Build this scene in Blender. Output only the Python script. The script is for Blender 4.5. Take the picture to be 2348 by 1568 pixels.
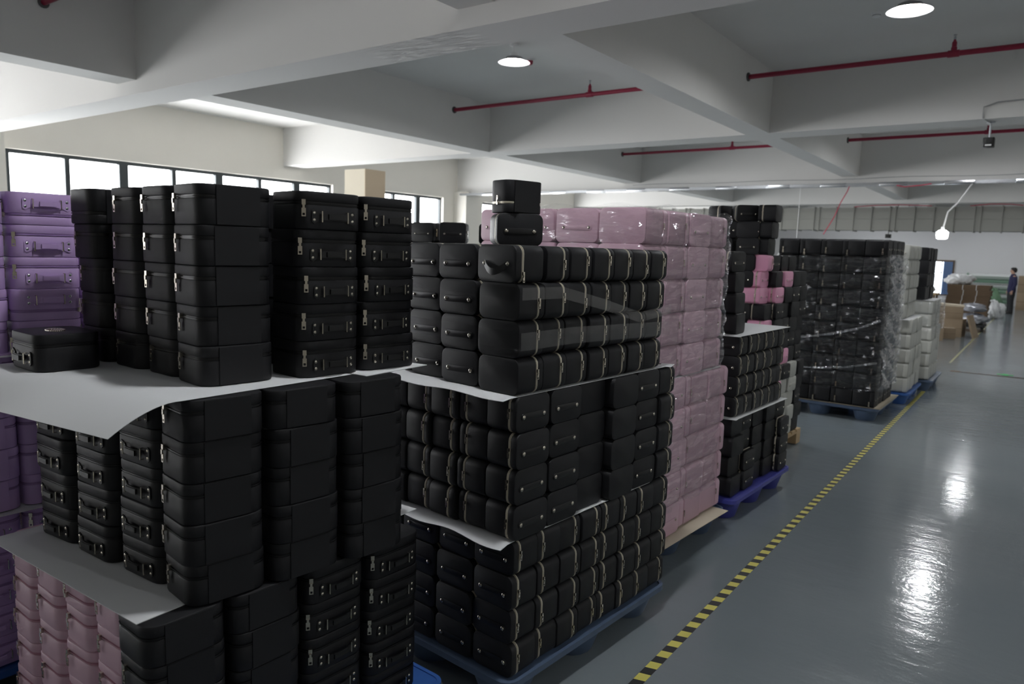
import bpy, math, random
from mathutils import Matrix, Vector, Euler
from math import sin, cos, pi, radians

for o in list(bpy.data.objects): bpy.data.objects.remove(o)
scene = bpy.context.scene
col = scene.collection
RND = random.Random(7)

# ------------------------------------------------------------------ camera
F_PX, YAW, PIT, ROL, CAMH = 1668.54, .62722, .12622, .0309, 1.75
fw = Vector((-sin(YAW)*cos(PIT), cos(YAW)*cos(PIT), -sin(PIT)))
rt = Vector((cos(YAW), sin(YAW), 0)); up = rt.cross(fw)
r2 = rt*cos(ROL)+up*sin(ROL); u2 = -rt*sin(ROL)+up*cos(ROL)
cam_d = bpy.data.cameras.new('camera'); cam = bpy.data.objects.new('camera', cam_d); col.objects.link(cam)
M = Matrix((r2, u2, -fw)).transposed().to_4x4(); M.translation = (0, 0, CAMH)
cam.matrix_world = M
cam_d.sensor_width = 36; cam_d.lens = F_PX/2348*36; cam_d.clip_start = .05; cam_d.clip_end = 200
cam_d.dof.use_dof = True; cam_d.dof.focus_distance = 2.9; cam_d.dof.aperture_fstop = 3.5
scene.camera = cam

# ------------------------------------------------------------------ daylight and exposure
scene.view_settings.view_transform = 'Standard'; scene.view_settings.look = 'None'
scene.view_settings.gamma = 1; scene.view_settings.use_curve_mapping = False
scene.view_settings.exposure = 0.58
SKY_STRENGTH = 9.0
LAMP_STRENGTH = 300.0
w = bpy.data.worlds.new('overcast_sky'); scene.world = w; w.use_nodes = True
bg = w.node_tree.nodes['Background']; bg.inputs[0].default_value = (.97, .985, 1, 1); bg.inputs[1].default_value = SKY_STRENGTH
WIN = [(-6.6, -2.6), (-1.4, 4.45), (5.42, 12.9), (14.2, 17.25), (19.2, 24.6), (26.2, 31.2)]   # window strips along the left wall (Y ranges)
WZ0, WZ1, XW = 1.0, 3.24, -15.3
for a, b in WIN:
    ld = bpy.data.lights.new('daylight_portal', 'AREA'); ld.shape = 'RECTANGLE'; ld.size = WZ1-WZ0; ld.size_y = b-a
    ld.cycles.is_portal = True
    lo = bpy.data.objects.new('daylight_portal', ld); col.objects.link(lo)
    lo.location = (XW-.22, (a+b)/2, (WZ0+WZ1)/2); lo.rotation_euler = (0, -pi/2, 0)

# ------------------------------------------------------------------ materials
MATS = {}
def mat(name, color, rough=.5, metal=0, bump=None, spec=.5, mottle=0, mscale=3, emit=None, coat=0):
    m = bpy.data.materials.new(name); m.use_nodes = True; nt = m.node_tree; b = nt.nodes['Principled BSDF']
    b.inputs['Base Color'].default_value = (*color, 1); b.inputs['Roughness'].default_value = rough
    b.inputs['Metallic'].default_value = metal; b.inputs['Specular IOR Level'].default_value = spec
    if coat: b.inputs['Coat Weight'].default_value = coat; b.inputs['Coat Roughness'].default_value = .1
    if emit:
        b.inputs['Emission Color'].default_value = (*emit[0], 1); b.inputs['Emission Strength'].default_value = emit[1]
    tc = nt.nodes.new('ShaderNodeTexCoord')
    if mottle:
        n = nt.nodes.new('ShaderNodeTexNoise'); n.inputs['Scale'].default_value = mscale; n.inputs['Detail'].default_value = 4
        nt.links.new(tc.outputs['Object'], n.inputs['Vector'])
        mx = nt.nodes.new('ShaderNodeMix'); mx.data_type = 'RGBA'
        mx.inputs['A'].default_value = (*[c*(1-mottle) for c in color], 1); mx.inputs['B'].default_value = (*[min(1, c*(1+mottle)) for c in color], 1)
        nt.links.new(n.outputs['Fac'], mx.inputs['Factor']); nt.links.new(mx.outputs['Result'], b.inputs['Base Color'])
    if bump:
        sc, st, kind = bump
        if kind == 'noise':
            n = nt.nodes.new('ShaderNodeTexNoise'); n.inputs['Scale'].default_value = sc; n.inputs['Detail'].default_value = 3
            out = n.outputs['Fac']
        elif kind == 'grain':
            n = nt.nodes.new('ShaderNodeTexVoronoi'); n.inputs['Scale'].default_value = sc; out = n.outputs['Distance']
        nt.links.new(tc.outputs['Object'], n.inputs['Vector'])
        bp = nt.nodes.new('ShaderNodeBump'); bp.inputs['Strength'].default_value = st; bp.inputs['Distance'].default_value = .002
        nt.links.new(out, bp.inputs['Height']); nt.links.new(bp.outputs['Normal'], b.inputs['Normal'])
    MATS[name] = m
    return m

mat('black_leather', (.0105, .0105, .0125), .48, bump=(900, .25, 'grain'), spec=.28)
mat('black_zip_tape', (.007, .007, .008), .4, spec=.3)
mat('black_strap', (.009, .009, .010), .42, spec=.35)
mat('purple_leather', (.52, .36, .66), .42, bump=(900, .2, 'grain'))
mat('purple_zip', (.34, .22, .46), .38)
mat('pink_leather', (.62, .41, .50), .42, bump=(900, .2, 'grain'))
mat('pink_zip', (.45, .23, .30), .38)
mat('rose_leather', (.78, .36, .53), .38)
mat('white_leather', (.46, .465, .43), .45, bump=(600, .2, 'grain'))
mat('white_zip', (.45, .45, .42), .4)
mat('gold_zip', (.62, .57, .47), .38, metal=.3)
mat('nickel', (.55, .51, .44), .25, metal=1)
mat('steel', (.55, .57, .6), .25, metal=1)
mat('blue_plastic', (.075, .11, .18), .42, bump=(60, .15, 'noise'), mottle=.25, mscale=8)
mat('bright_blue_plastic', (.035, .11, .36), .4, mottle=.2, mscale=8)
mat('indigo_plastic', (.055, .06, .30), .4, mottle=.2, mscale=8)
mat('card', (.66, .67, .68), .7, mottle=.03)
mat('carton', (.28, .21, .14), .8, mottle=.12, mscale=6)
mat('dark_carton', (.13, .085, .05), .8, mottle=.15, mscale=6)
mat('pale_board', (.55, .49, .38), .75, mottle=.1)
mat('wall_paint', (.80, .77, .71), .75, bump=(12, .12, 'noise'), mottle=.015)
mat('ceiling_paint', (.73, .72, .70), .8, bump=(8, .15, 'noise'), mottle=.02)
mat('far_wall_paint', (.70, .70, .715), .75)
mat('window_frame', (.035, .045, .05), .4)
mat('red_pipe', (.28, .012, .045), .35)
mat('pipe_flange', (.12, .12, .12), .5, metal=.6)
mat('galvanised', (.30, .30, .275), .5, metal=.25, mottle=.08, mscale=2)
mat('lamp_white', (.8, .8, .8), .4); mat('lamp_reflector', (.30, .305, .31), .4)
mat('lamp_glow', (1, 1, 1), .5, emit=((.96, .98, 1), LAMP_STRENGTH))
mat('bulb_glow', (1, 1, 1), .5, emit=((1, 1, 1), 14))
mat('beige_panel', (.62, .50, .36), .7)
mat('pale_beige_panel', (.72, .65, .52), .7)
mat('black_plastic', (.01, .01, .01), .4)
mat('red_cable', (.55, .03, .08), .5)
mat('grey_cable', (.35, .35, .35), .5)
mat('wood', (.42, .30, .17), .7, mottle=.2, mscale=10)
mat('curtain_blue', (.12, .2, .42), .8); mat('curtain_pale', (.45, .55, .7), .8)
mat('skin', (.50, .30, .22), .5); mat('navy_cloth', (.015, .015, .06), .8); mat('dark_cloth', (.014, .015, .018), .8)
mat('hair', (.012, .01, .01), .6); mat('shoe', (.01, .01, .01), .4)
mat('green_bag', (.12, .22, .13), .6, mottle=.2); mat('green_roll', (.22, .34, .26), .5); mat('white_roll', (.62, .64, .64), .5)
mat('white_plastic', (.72, .73, .74), .35, mottle=.06, mscale=5)
mat('silver_film', (.42, .43, .47), .25, metal=.5, bump=(25, 1.0, 'noise'))
mat('exit_green', (.02, .35, .08), .5)
mat('tape_yellow', (.62, .56, .12), .5); mat('tape_black', (.014, .014, .015), .5)

def film_mat(name, base, edge, rough, sx, sz, bstr):
    m = bpy.data.materials.new(name); m.use_nodes = True; nt = m.node_tree; nt.nodes.clear(); L = nt.links
    out = nt.nodes.new('ShaderNodeOutputMaterial'); mix = nt.nodes.new('ShaderNodeMixShader')
    tr = nt.nodes.new('ShaderNodeBsdfTransparent'); tr.inputs[0].default_value = (.96, .96, .96, 1)
    gl = nt.nodes.new('ShaderNodeBsdfGlossy'); gl.inputs['Color'].default_value = (.95, .96, 1, 1); gl.inputs['Roughness'].default_value = rough
    tc = nt.nodes.new('ShaderNodeTexCoord'); hs = []
    for k, (a, b_, rx) in enumerate(((sx, sz, .3), (sx*3.0, sz*2.2, -.35))):
        mp = nt.nodes.new('ShaderNodeMapping'); mp.inputs['Scale'].default_value = (a, a, b_); mp.inputs['Rotation'].default_value = (rx, rx, 0)
        n = nt.nodes.new('ShaderNodeTexNoise'); n.inputs['Scale'].default_value = 1; n.inputs['Detail'].default_value = 1.5; n.inputs['Roughness'].default_value = .45
        L.new(tc.outputs['Object'], mp.inputs['Vector']); L.new(mp.outputs['Vector'], n.inputs['Vector']); hs.append(n.outputs['Fac'])
    ad = nt.nodes.new('ShaderNodeMath'); ad.operation = 'MULTIPLY_ADD'; ad.inputs[1].default_value = .22; L.new(hs[1], ad.inputs[0]); L.new(hs[0], ad.inputs[2])
    bp = nt.nodes.new('ShaderNodeBump'); bp.inputs['Strength'].default_value = bstr; bp.inputs['Distance'].default_value = .07
    lw = nt.nodes.new('ShaderNodeLayerWeight'); lw.inputs['Blend'].default_value = .3
    ma = nt.nodes.new('ShaderNodeMath'); ma.operation = 'MULTIPLY_ADD'; ma.inputs[1].default_value = edge; ma.inputs[2].default_value = base
    L.new(ad.outputs[0], bp.inputs['Height']); L.new(bp.outputs['Normal'], gl.inputs['Normal']); L.new(bp.outputs['Normal'], lw.inputs['Normal'])
    L.new(lw.outputs['Facing'], ma.inputs[0]); L.new(ma.outputs[0], mix.inputs[0])
    L.new(tr.outputs[0], mix.inputs[1]); L.new(gl.outputs[0], mix.inputs[2]); L.new(mix.outputs[0], out.inputs[0])
    MATS[name] = m
film_mat('stretch_film', .045, .22, .1, 4, 17, 1.0)
film_mat('clear_tape', .045, .12, .12, 2, 6, .05)
film_mat('loose_film', .14, .3, .12, 14, 14, .9)

def herringbone(name, color):
    m = mat(name, color, .45); nt = m.node_tree; b = nt.nodes['Principled BSDF']
    tc = nt.nodes.new('ShaderNodeTexCoord'); sp = nt.nodes.new('ShaderNodeSeparateXYZ'); nt.links.new(tc.outputs['Object'], sp.inputs[0])
    def mth(op, a, bb=None, v=None):
        q = nt.nodes.new('ShaderNodeMath'); q.operation = op; nt.links.new(a, q.inputs[0])
        if bb is not None: nt.links.new(bb, q.inputs[1])
        elif v is not None: q.inputs[1].default_value = v
        return q.outputs[0]
    zz = mth('PINGPONG', sp.outputs['Y'], v=.022)
    s = mth('ADD', sp.outputs['Z'], mth('ADD', sp.outputs['X'], mth('MULTIPLY', zz, v=1.3)))
    h = mth('SINE', mth('MULTIPLY', s, v=2*pi/.009))
    bp = nt.nodes.new('ShaderNodeBump'); bp.inputs['Strength'].default_value = .55; bp.inputs['Distance'].default_value = .0015
    nt.links.new(h, bp.inputs['Height']); nt.links.new(bp.outputs['Normal'], b.inputs['Normal'])
herringbone('pink_weave', (.57, .375, .455))

# epoxy floor: glossy, faintly wavy and scuffed
m = mat('epoxy_floor', (.115, .135, .145), .16, spec=.5); nt = m.node_tree; b = nt.nodes['Principled BSDF']
tc = nt.nodes.new('ShaderNodeTexCoord')
n1 = nt.nodes.new('ShaderNodeTexNoise'); n1.inputs['Scale'].default_value = 1.3; n1.inputs['Detail'].default_value = 6
mp = nt.nodes.new('ShaderNodeMapping'); mp.inputs['Scale'].default_value = (2.2, 5.0, 1)
n2 = nt.nodes.new('ShaderNodeTexNoise'); n2.inputs['Scale'].default_value = 2.0; n2.inputs['Detail'].default_value = 2
n3 = nt.nodes.new('ShaderNodeTexNoise'); n3.inputs['Scale'].default_value = 45; n3.inputs['Detail'].default_value = 2
cr = nt.nodes.new('ShaderNodeMapRange'); cr.inputs[3].default_value = .09; cr.inputs[4].default_value = .19
mx = nt.nodes.new('ShaderNodeMix'); mx.data_type = 'RGBA'; mx.inputs['A'].default_value = (.165, .195, .21, 1); mx.inputs['B'].default_value = (.20, .225, .24, 1)
ad = nt.nodes.new('ShaderNodeMath'); ad.operation = 'MULTIPLY_ADD'; ad.inputs[1].default_value = .22
bp = nt.nodes.new('ShaderNodeBump'); bp.inputs['Strength'].default_value = .22; bp.inputs['Distance'].default_value = .012
L = nt.links
L.new(tc.outputs['Object'], n1.inputs['Vector']); L.new(n1.outputs['Fac'], cr.inputs[0]); L.new(cr.outputs[0], b.inputs['Roughness'])
L.new(n1.outputs['Fac'], mx.inputs['Factor']); L.new(mx.outputs['Result'], b.inputs['Base Color'])
L.new(tc.outputs['Object'], mp.inputs['Vector']); L.new(mp.outputs['Vector'], n2.inputs['Vector']); L.new(tc.outputs['Object'], n3.inputs['Vector'])
L.new(n3.outputs['Fac'], ad.inputs[0]); L.new(n2.outputs['Fac'], ad.inputs[2]); L.new(ad.outputs[0], bp.inputs['Height']); L.new(bp.outputs['Normal'], b.inputs['Normal'])

# rough plaster patch under the nearest beam
m = mat('beam_paint', (.73, .72, .70), .8); nt = m.node_tree; b = nt.nodes['Principled BSDF']
tc = nt.nodes.new('ShaderNodeTexCoord'); sp = nt.nodes.new('ShaderNodeSeparateXYZ')
mp = nt.nodes.new('ShaderNodeMapping'); mp.inputs['Scale'].default_value = (5, 22, 5); mp.inputs['Rotation'].default_value = (0, 0, .5)
n = nt.nodes.new('ShaderNodeTexNoise'); n.inputs['Scale'].default_value = 1; n.inputs['Detail'].default_value = 8
a1 = nt.nodes.new('ShaderNodeMapRange'); a1.interpolation_type = 'SMOOTHSTEP'; a1.inputs[1].default_value = -5.2; a1.inputs[2].default_value = -4.9
a2 = nt.nodes.new('ShaderNodeMapRange'); a2.interpolation_type = 'SMOOTHSTEP'; a2.inputs[1].default_value = -3.75; a2.inputs[2].default_value = -4.1
a3 = nt.nodes.new('ShaderNodeMapRange'); a3.inputs[1].default_value = 3.47; a3.inputs[2].default_value = 3.455
mu = nt.nodes.new('ShaderNodeMath'); mu.operation = 'MULTIPLY'; mv = nt.nodes.new('ShaderNodeMath'); mv.operation = 'MULTIPLY'
bp = nt.nodes.new('ShaderNodeBump'); bp.inputs['Distance'].default_value = .05
L = nt.links
L.new(tc.outputs['Object'], sp.inputs[0]); L.new(sp.outputs['X'], a1.inputs[0]); L.new(sp.outputs['X'], a2.inputs[0]); L.new(sp.outputs['Z'], a3.inputs[0])
L.new(a1.outputs[0], mu.inputs[0]); L.new(a2.outputs[0], mu.inputs[1]); L.new(mu.outputs[0], mv.inputs[0]); L.new(a3.outputs[0], mv.inputs[1])
L.new(tc.outputs['Object'], mp.inputs['Vector']); L.new(mp.outputs['Vector'], n.inputs['Vector']); L.new(n.outputs['Fac'], bp.inputs['Height']); L.new(mv.outputs[0], bp.inputs['Strength'])
L.new(bp.outputs['Normal'], b.inputs['Normal'])

# ------------------------------------------------------------------ mesh helpers
class MB:
    def __init__(s): s.v = []; s.f = []
    def add(s, vs, fs, M=None):
        k = len(s.v)
        s.v += [tuple(M @ Vector(p)) for p in vs] if M else [tuple(p) for p in vs]
        s.f += [tuple(i+k for i in f) for f in fs]
        return s
    def box(s, x0, x1, y0, y1, z0, z1, M=None):
        vs = [(x, y, z) for z in (z0, z1) for y in (y0, y1) for x in (x0, x1)]
        return s.add(vs, [(0, 2, 3, 1), (4, 5, 7, 6), (0, 1, 5, 4), (2, 6, 7, 3), (0, 4, 6, 2), (1, 3, 7, 5)], M)
    def rings(s, rings, cap0=True, cap1=True, M=None):
        n = len(rings[0]); vs = [p for r in rings for p in r]; fs = []
        for i in range(len(rings)-1):
            for j in range(n):
                a, b = i*n+j, i*n+(j+1) % n
                fs.append((a, b, b+n, a+n))
        if cap0: fs.append(tuple(range(n-1, -1, -1)))
        if cap1: fs.append(tuple(range((len(rings)-1)*n, len(rings)*n)))
        return s.add(vs, fs, M)
    def rprism(s, w, d, z0, z1, r, bev=.004, seg=4, M=None):
        prof = [(z0, bev), (z0+bev*.3, bev*.3), (z0+bev, 0), (z1-bev, 0), (z1-bev*.3, bev*.3), (z1, bev)] if bev else [(z0, 0), (z1, 0)]
        return s.rings([[(x, y, z) for x, y in rrect(w-2*e, d-2*e, max(r-e, .0008), seg)] for z, e in prof], M=M)
    def lathe(s, prof, n=16, M=None, cap0=True, cap1=True):
        return s.rings([[(r*cos(2*pi*j/n), r*sin(2*pi*j/n), z) for j in range(n)] for r, z in prof], cap0, cap1, M)
    def tube(s, pts, r, n=8):
        pts = [Vector(p) for p in pts]; rg = []; pa = None
        for i, p in enumerate(pts):
            t = (pts[min(i+1, len(pts)-1)]-pts[max(i-1, 0)]).normalized()
            if pa is None: pa = t.orthogonal().normalized()
            pa = (pa-t*pa.dot(t)).normalized(); q = t.cross(pa)
            rg.append([tuple(p+pa*(r*cos(2*pi*j/n))+q*(r*sin(2*pi*j/n))) for j in range(n)])
        return s.rings(rg)
    def grid(s, fn, nu, nv, closed=False):
        vs = [fn(i/nu, j/nv) for j in range(nv+1) for i in range(nu+(0 if closed else 1))]; W = nu+(0 if closed else 1); fs = []
        for j in range(nv):
            for i in range(nu):
                a = j*W+i; b = j*W+(i+1) % W
                fs.append((a, b, b+W, a+W))
        return s.add(vs, fs)
    def mesh(s, name, m, smooth=35):
        me = bpy.data.meshes.new(name); me.from_pydata(s.v, [], s.f); me.materials.append(MATS[m] if isinstance(m, str) else m)
        if smooth:
            me.polygons.foreach_set('use_smooth', [True]*len(me.polygons)); me.set_sharp_from_angle(angle=radians(smooth))
        me.update(); return me
    def build(s, name, m, parent=None, smooth=35, loc=(0, 0, 0), rot=(0, 0, 0)):
        return link(name, s.mesh(name, m, smooth), parent, loc, rot)

def rrect(w, d, r, seg):
    r = min(r, w/2-1e-4, d/2-1e-4); o = []
    for cx, cy, a0 in ((w/2-r, d/2-r, 0), (-w/2+r, d/2-r, 90), (-w/2+r, -d/2+r, 180), (w/2-r, -d/2+r, 270)):
        for k in range(seg+1):
            a = radians(a0+90*k/seg); o.append((cx+r*cos(a), cy+r*sin(a)))
    return o
def link(name, me, parent=None, loc=(0, 0, 0), rot=(0, 0, 0)):
    o = bpy.data.objects.new(name, me); col.objects.link(o); o.parent = parent; o.location = loc; o.rotation_euler = rot
    return o
def tag(o, label, cat, group=None):
    o['label'] = label; o['category'] = cat
    if group: o['group'] = group
    return o
def struct(o, label=None):
    o['kind'] = 'structure'
    if label: o['label'] = label
    return o
def empty(name, loc=(0, 0, 0), rot=(0, 0, 0)): return link(name, None, None, loc, rot)
ORD = ['zeroth', 'first', 'second', 'third', 'fourth', 'fifth', 'sixth', 'seventh', 'eighth', 'ninth', 'tenth', 'eleventh', 'twelfth', 'thirteenth', 'fourteenth', 'fifteenth', 'sixteenth']
AX = Matrix.Rotation(pi/2, 4, 'X')       # maps local z axis of a prism to -Y

# ------------------------------------------------------------------ the room
XR, YN, YF, ZC = 7.2, -7.0, 38.0, 4.5
fl = struct(MB().box(XW-.3, XR, YN, YF, -.2, 0).build('floor', 'epoxy_floor', smooth=0), 'glossy grey epoxy floor of the warehouse')
ce = struct(MB().box(XW-.3, XR, YN, YF, ZC, ZC+.2).build('ceiling', 'ceiling_paint', smooth=0), 'pale ceiling slab with deep concrete beams')
BX = [(-9.37, -8.92), (-3.93, -3.57), (1.40, 1.76), (6.7, 7.06)]
CY = [(-2.4, -1.9, 3.5), (4.56, 5.06, 3.45), (11.36, 11.9, 3.606), (17.9, 18.4, 3.42), (25.0, 25.5, 3.5), (31.6, 32.1, 3.5)]
for y0, y1, z in CY:
    MB().box(XW, XR, y0, y1, z, ZC).build('ceiling_beam', 'beam_paint', ce, 0)
ys = [YN]+[q for a, b, _ in CY for q in (a, b)]+[YF]
for x0, x1 in BX:
    for i in range(0, len(ys), 2):
        MB().box(x0, x1, ys[i], ys[i+1], 3.606, ZC).build('ceiling_beam', 'ceiling_paint', ce, 0)
wl = struct(MB().box(XW-.3, XW, YN, YF, 0, WZ0).box(XW-.3, XW, YN, YF, WZ1+.05, ZC).build('wall_left', 'wall_paint', smooth=0), 'white wall with a long strip of windows')
edges = [YN]+[q for a, b in WIN for q in (a, b)]+[YF]
for i in range(0, len(edges), 2):
    MB().box(XW-.3, XW, edges[i], edges[i+1], WZ0, WZ1+.05).build('wall_pier', 'wall_paint', wl, 0)
for y0 in (4.62, 17.75, 31.3):
    MB().box(XW, XW+.5, y0, y0+.62, 0, 3.5).build('pilaster', 'wall_paint', wl, 0)
struct(MB().box(XW-.3, XR, YF, YF+.3, 0, ZC).build('wall_far', 'far_wall_paint', smooth=0), 'far grey-white end wall')
struct(MB().box(XR, XR+.3, YN, YF, 0, ZC).build('wall_right', 'wall_paint', smooth=0), 'white side wall across the aisle')
struct(MB().box(XW-.3, XR, YN-.3, YN, 0, ZC).build('wall_near', 'wall_paint', smooth=0), 'white end wall behind the viewer')
# windows
for wi, (a, b) in enumerate(WIN):
    wr = empty('window_%d' % (wi+1), (XW-.15, a, WZ0)); struct(wr, 'long dark-framed window strip, number %d along the wall' % (wi+1))
    Lw = b-a; Hh = WZ1+.05-WZ0; n = max(2, round(Lw/1.05)); p = Lw/n
    fr = MB().box(-.05, .05, 0, Lw, 0, .06).box(-.05, .05, 0, Lw, Hh-.07, Hh)
    fr.box(-.05, .05, 0, Lw, 1.25, 1.31)
    for k in range(n+1):
        hw = .09 if k % 2 == 0 else .045
        fr.box(-.05, .05, max(0, k*p-hw), min(Lw, k*p+hw), .06, Hh-.07)
    fr.build('window_frame', 'window_frame', wr, 0)
    gm = bpy.data.materials.get('window_glass')
    if not gm:
        gm = bpy.data.materials.new('window_glass'); gm.use_nodes = True; nt = gm.node_tree; nt.nodes.clear()
        oo = nt.nodes.new('ShaderNodeOutputMaterial'); t = nt.nodes.new('ShaderNodeBsdfTransparent'); g = nt.nodes.new('ShaderNodeBsdfGlossy'); g.inputs['Roughness'].default_value = .02
        mm = nt.nodes.new('ShaderNodeMixShader'); mm.inputs[0].default_value = .06
        nt.links.new(t.outputs[0], mm.inputs[1]); nt.links.new(g.outputs[0], mm.inputs[2]); nt.links.new(mm.outputs[0], oo.inputs[0])
    for k in range(n):
        for z0, z1 in ((.06, 1.25), (1.31, Hh-.07)):
            MB().box(-.004, .004, k*p+.045, (k+1)*p-.045, z0, z1).build('pane', gm, wr, 0)
# far window with curtain
wr = empty('window_7', (-4.4, YF-.03, .3)); struct(wr, 'far dark-framed window half covered by a blue curtain')
MB().box(0, 1.1, -.03, .02, 1.5, 1.58).box(0, 1.1, -.03, .02, 0, .07).box(1.02, 1.1, -.03, .02, .07, 1.5).box(0, .07, -.03, .02, .07, 1.5).box(.6, .64, -.03, .02, .07, 1.5).box(.07, .6, -.03, .02, 1.0, 1.04).build('window_frame', 'dark_carton', wr, 0)
pm = mat('lit_pane', (.9, .95, 1), .3, emit=((.85, .93, 1), 2.5))
MB().box(.05, 1.05, .021, .027, .05, 1.52).build('pane', pm, wr, 0)
def curt(u, v): return (.68+.36*u, -.06+.025*sin(u*38), .05+1.46*v)
cu = MB().grid(curt, 60, 1).build('curtain', 'curtain_blue', wr); 
cm = MATS['curtain_blue']; nt = cm.node_tree; b = nt.nodes['Principled BSDF']; tc = nt.nodes.new('ShaderNodeTexCoord'); sp = nt.nodes.new('ShaderNodeSeparateXYZ')
wv = nt.nodes.new('ShaderNodeMath'); wv.operation = 'PINGPONG'; wv.inputs[1].default_value = .03; gt = nt.nodes.new('ShaderNodeMath'); gt.operation = 'GREATER_THAN'; gt.inputs[1].default_value = .012
mx = nt.nodes.new('ShaderNodeMix'); mx.data_type = 'RGBA'; mx.inputs['A'].default_value = (.07, .13, .32, 1); mx.inputs['B'].default_value = (.35, .48, .66, 1)
nt.links.new(tc.outputs['Object'], sp.inputs[0]); nt.links.new(sp.outputs['X'], wv.inputs[0]); nt.links.new(wv.outputs[0], gt.inputs[0]); nt.links.new(gt.outputs[0], mx.inputs['Factor']); nt.links.new(mx.outputs['Result'], b.inputs['Base Color'])

# hazard tape on the floor: separate yellow and black blocks
tp = empty('floor_tape', (-1.19, 2.0, 0)); tag(tp, 'yellow and black striped hazard tape stuck along the aisle floor', 'tape')
ym = MB().add([(-.024, 0, .0012), (.024, 0.012, .0012), (.024, .067, .0012), (-.024, .055, .0012), (-.024, 0, 0), (.024, .012, 0), (.024, .067, 0), (-.024, .055, 0)],
              [(0, 1, 2, 3), (0, 4, 5, 1), (1, 5, 6, 2), (2, 6, 7, 3), (3, 7, 4, 0), (7, 6, 5, 4)]).mesh('stripe', 'tape_yellow', 0)
bm_ = ym.copy(); bm_.materials[0] = MATS['tape_black']
for k in range(-8, 168):
    link('stripe', ym if k % 2 else bm_, tp, (.00002*k, k*.055, 0))
mat('faded_line', (.30, .29, .14), .4)
tag(MB().box(-1.225, -1.19, 14.9, 36, 0, .001).build('floor_line', 'faded_line', smooth=0), 'thin faded yellow line painted on the far floor', 'line')
dr = empty('floor_drain', (0, 0, 0)); tag(dr, 'dark grated drain channel crossing the far aisle floor', 'drain')
dm = MB().box(-.06, .06, -.05, .05, 0, .004).mesh('grate', 'black_plastic', 0)
MB().box(-1.1, 3, 13.72, 13.86, 0, .0015).build('channel', 'dark_carton', dr, 0, rot=(0, 0, .0))
for k in range(30): link('grate', dm, dr, (-.9+k*.13, 13.79, 0))
tag(MB().box(-.47, -.25, 13.95, 14.05, 0, .002).box(-.40, -.32, 13.9, 14.1, 0, .003).build('floor_marker', 'exit_green', smooth=0), 'small green arrow marker on the floor near the drain', 'marker')

# ------------------------------------------------------------------ case prototypes
def rivet_mesh(r, m='nickel'): return MB().lathe([(r, 0), (r*.95, r*.25), (r*.6, r*.5), (r*.15, r*.58)], 12, AX).mesh('rivet', m)
def pull_mesh(s, m='nickel'):
    # slider and hanging tab, lying against a face whose outward normal is -Y, origin on the zipper
    b = MB().box(-.005*s, .005*s, -.007*s, 0, -.006*s, .008*s)
    b.box(-.003*s, .003*s, -.009*s, -.006*s, -.016*s, -.004*s)
    b.box(-.0055*s, -.003*s, -.007*s, -.005*s, -.036*s, -.014*s).box(.003*s, .0055*s, -.007*s, -.005*s, -.036*s, -.014*s)
    b.box(-.003*s, .003*s, -.007*s, -.005*s, -.027*s, -.014*s).box(-.003*s, .003*s, -.007*s, -.005*s, -.036*s, -.033*s)
    return b.mesh('zipper_pull', m, 0)
PULL = pull_mesh(1.2); PULLS = pull_mesh(.85); PULLG = pull_mesh(1.5); RIV = rivet_mesh(.0055); RIVB = rivet_mesh(.0085); RIVDARK = rivet_mesh(.0055, 'steel')
RING = MB().tube([(0, -.004, -.017), (0, -.014, -.017), (0, -.014, .017), (0, -.004, .017)], .0022, 6).mesh('ring', 'nickel')

def proto_K(leather, zipm, w=.238, d=.2, h=.119, rivet=None):
    """upright vanity case, handle on the front (-Y), lid on top"""
    P = dict(w=w, d=d, h=h, parts=[])
    zl = h*.66
    P['root'] = MB().rprism(w, d, 0, zl, .045, .005).mesh('vanity_case', leather)
    P['parts'].append(('lid', MB().rprism(w, d, zl+.008, h, .045, .005).mesh('lid', leather), (0, 0, 0), (0, 0, 0), []))
    P['parts'].append(('zipper', MB().rprism(w-.006, d-.006, zl-.004, zl+.012, .042, 0).rprism(w+.0005, d+.0005, zl+.0025, zl+.0055, .045, 0).mesh('zipper', zipm), (0, 0, 0), (0, 0, 0), []))
    P['parts'].append(('hinge_panel', MB().box(-.068, .068, d/2-.004, d/2+.003, .003, h-.003).mesh('hinge_panel', leather, 0), (0, 0, 0), (0, 0, 0), []))
    zh = zl*.52; b = MB()
    for s in (-1, 1):
        pl = [(s*.072, -.023), (s*.080, -.016), (s*.080, .016), (s*.072, .023), (s*.052, .012), (s*.052, -.012)]
        if s > 0: pl = pl[::-1]
        b.rings([[(x, -d/2-.0005, z) for x, z in pl], [(x, -d/2-.003, z) for x, z in pl]])
    def strap(u, v):
        x = -.046+.092*u; return (x, -d/2-.012-.005*sin(pi*u), -.011+.022*v)
    b.grid(strap, 8, 1)
    def strapb(u, v):
        x = -.046+.092*(1-u); return (x, -d/2-.007-.005*sin(pi*u), -.011+.022*v)
    b.grid(strapb, 8, 1); b.box(-.028, .028, -d/2-.02, -d/2-.014, -.008, .008)
    strap_m = leather if leather != 'black_leather' else 'black_strap'
    subs = [('ring', RING, (s*.048, -d/2+.002, 0)) for s in (-1, 1)]+[('rivet', rivet or RIV, (s*.071, -d/2-.002, z)) for s in (-1, 1) for z in (-.011, .011)]
    P['handle'] = ('handle', b.mesh('handle', strap_m), (0, 0, zh), (0, 0, 0), subs)
    P['zl'] = zl+.004
    return P
KB = proto_K('black_leather', 'black_zip_tape'); KP = proto_K('purple_leather', 'purple_zip', rivet=RIVDARK); KK = proto_K('pink_leather', 'pink_zip')

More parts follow.
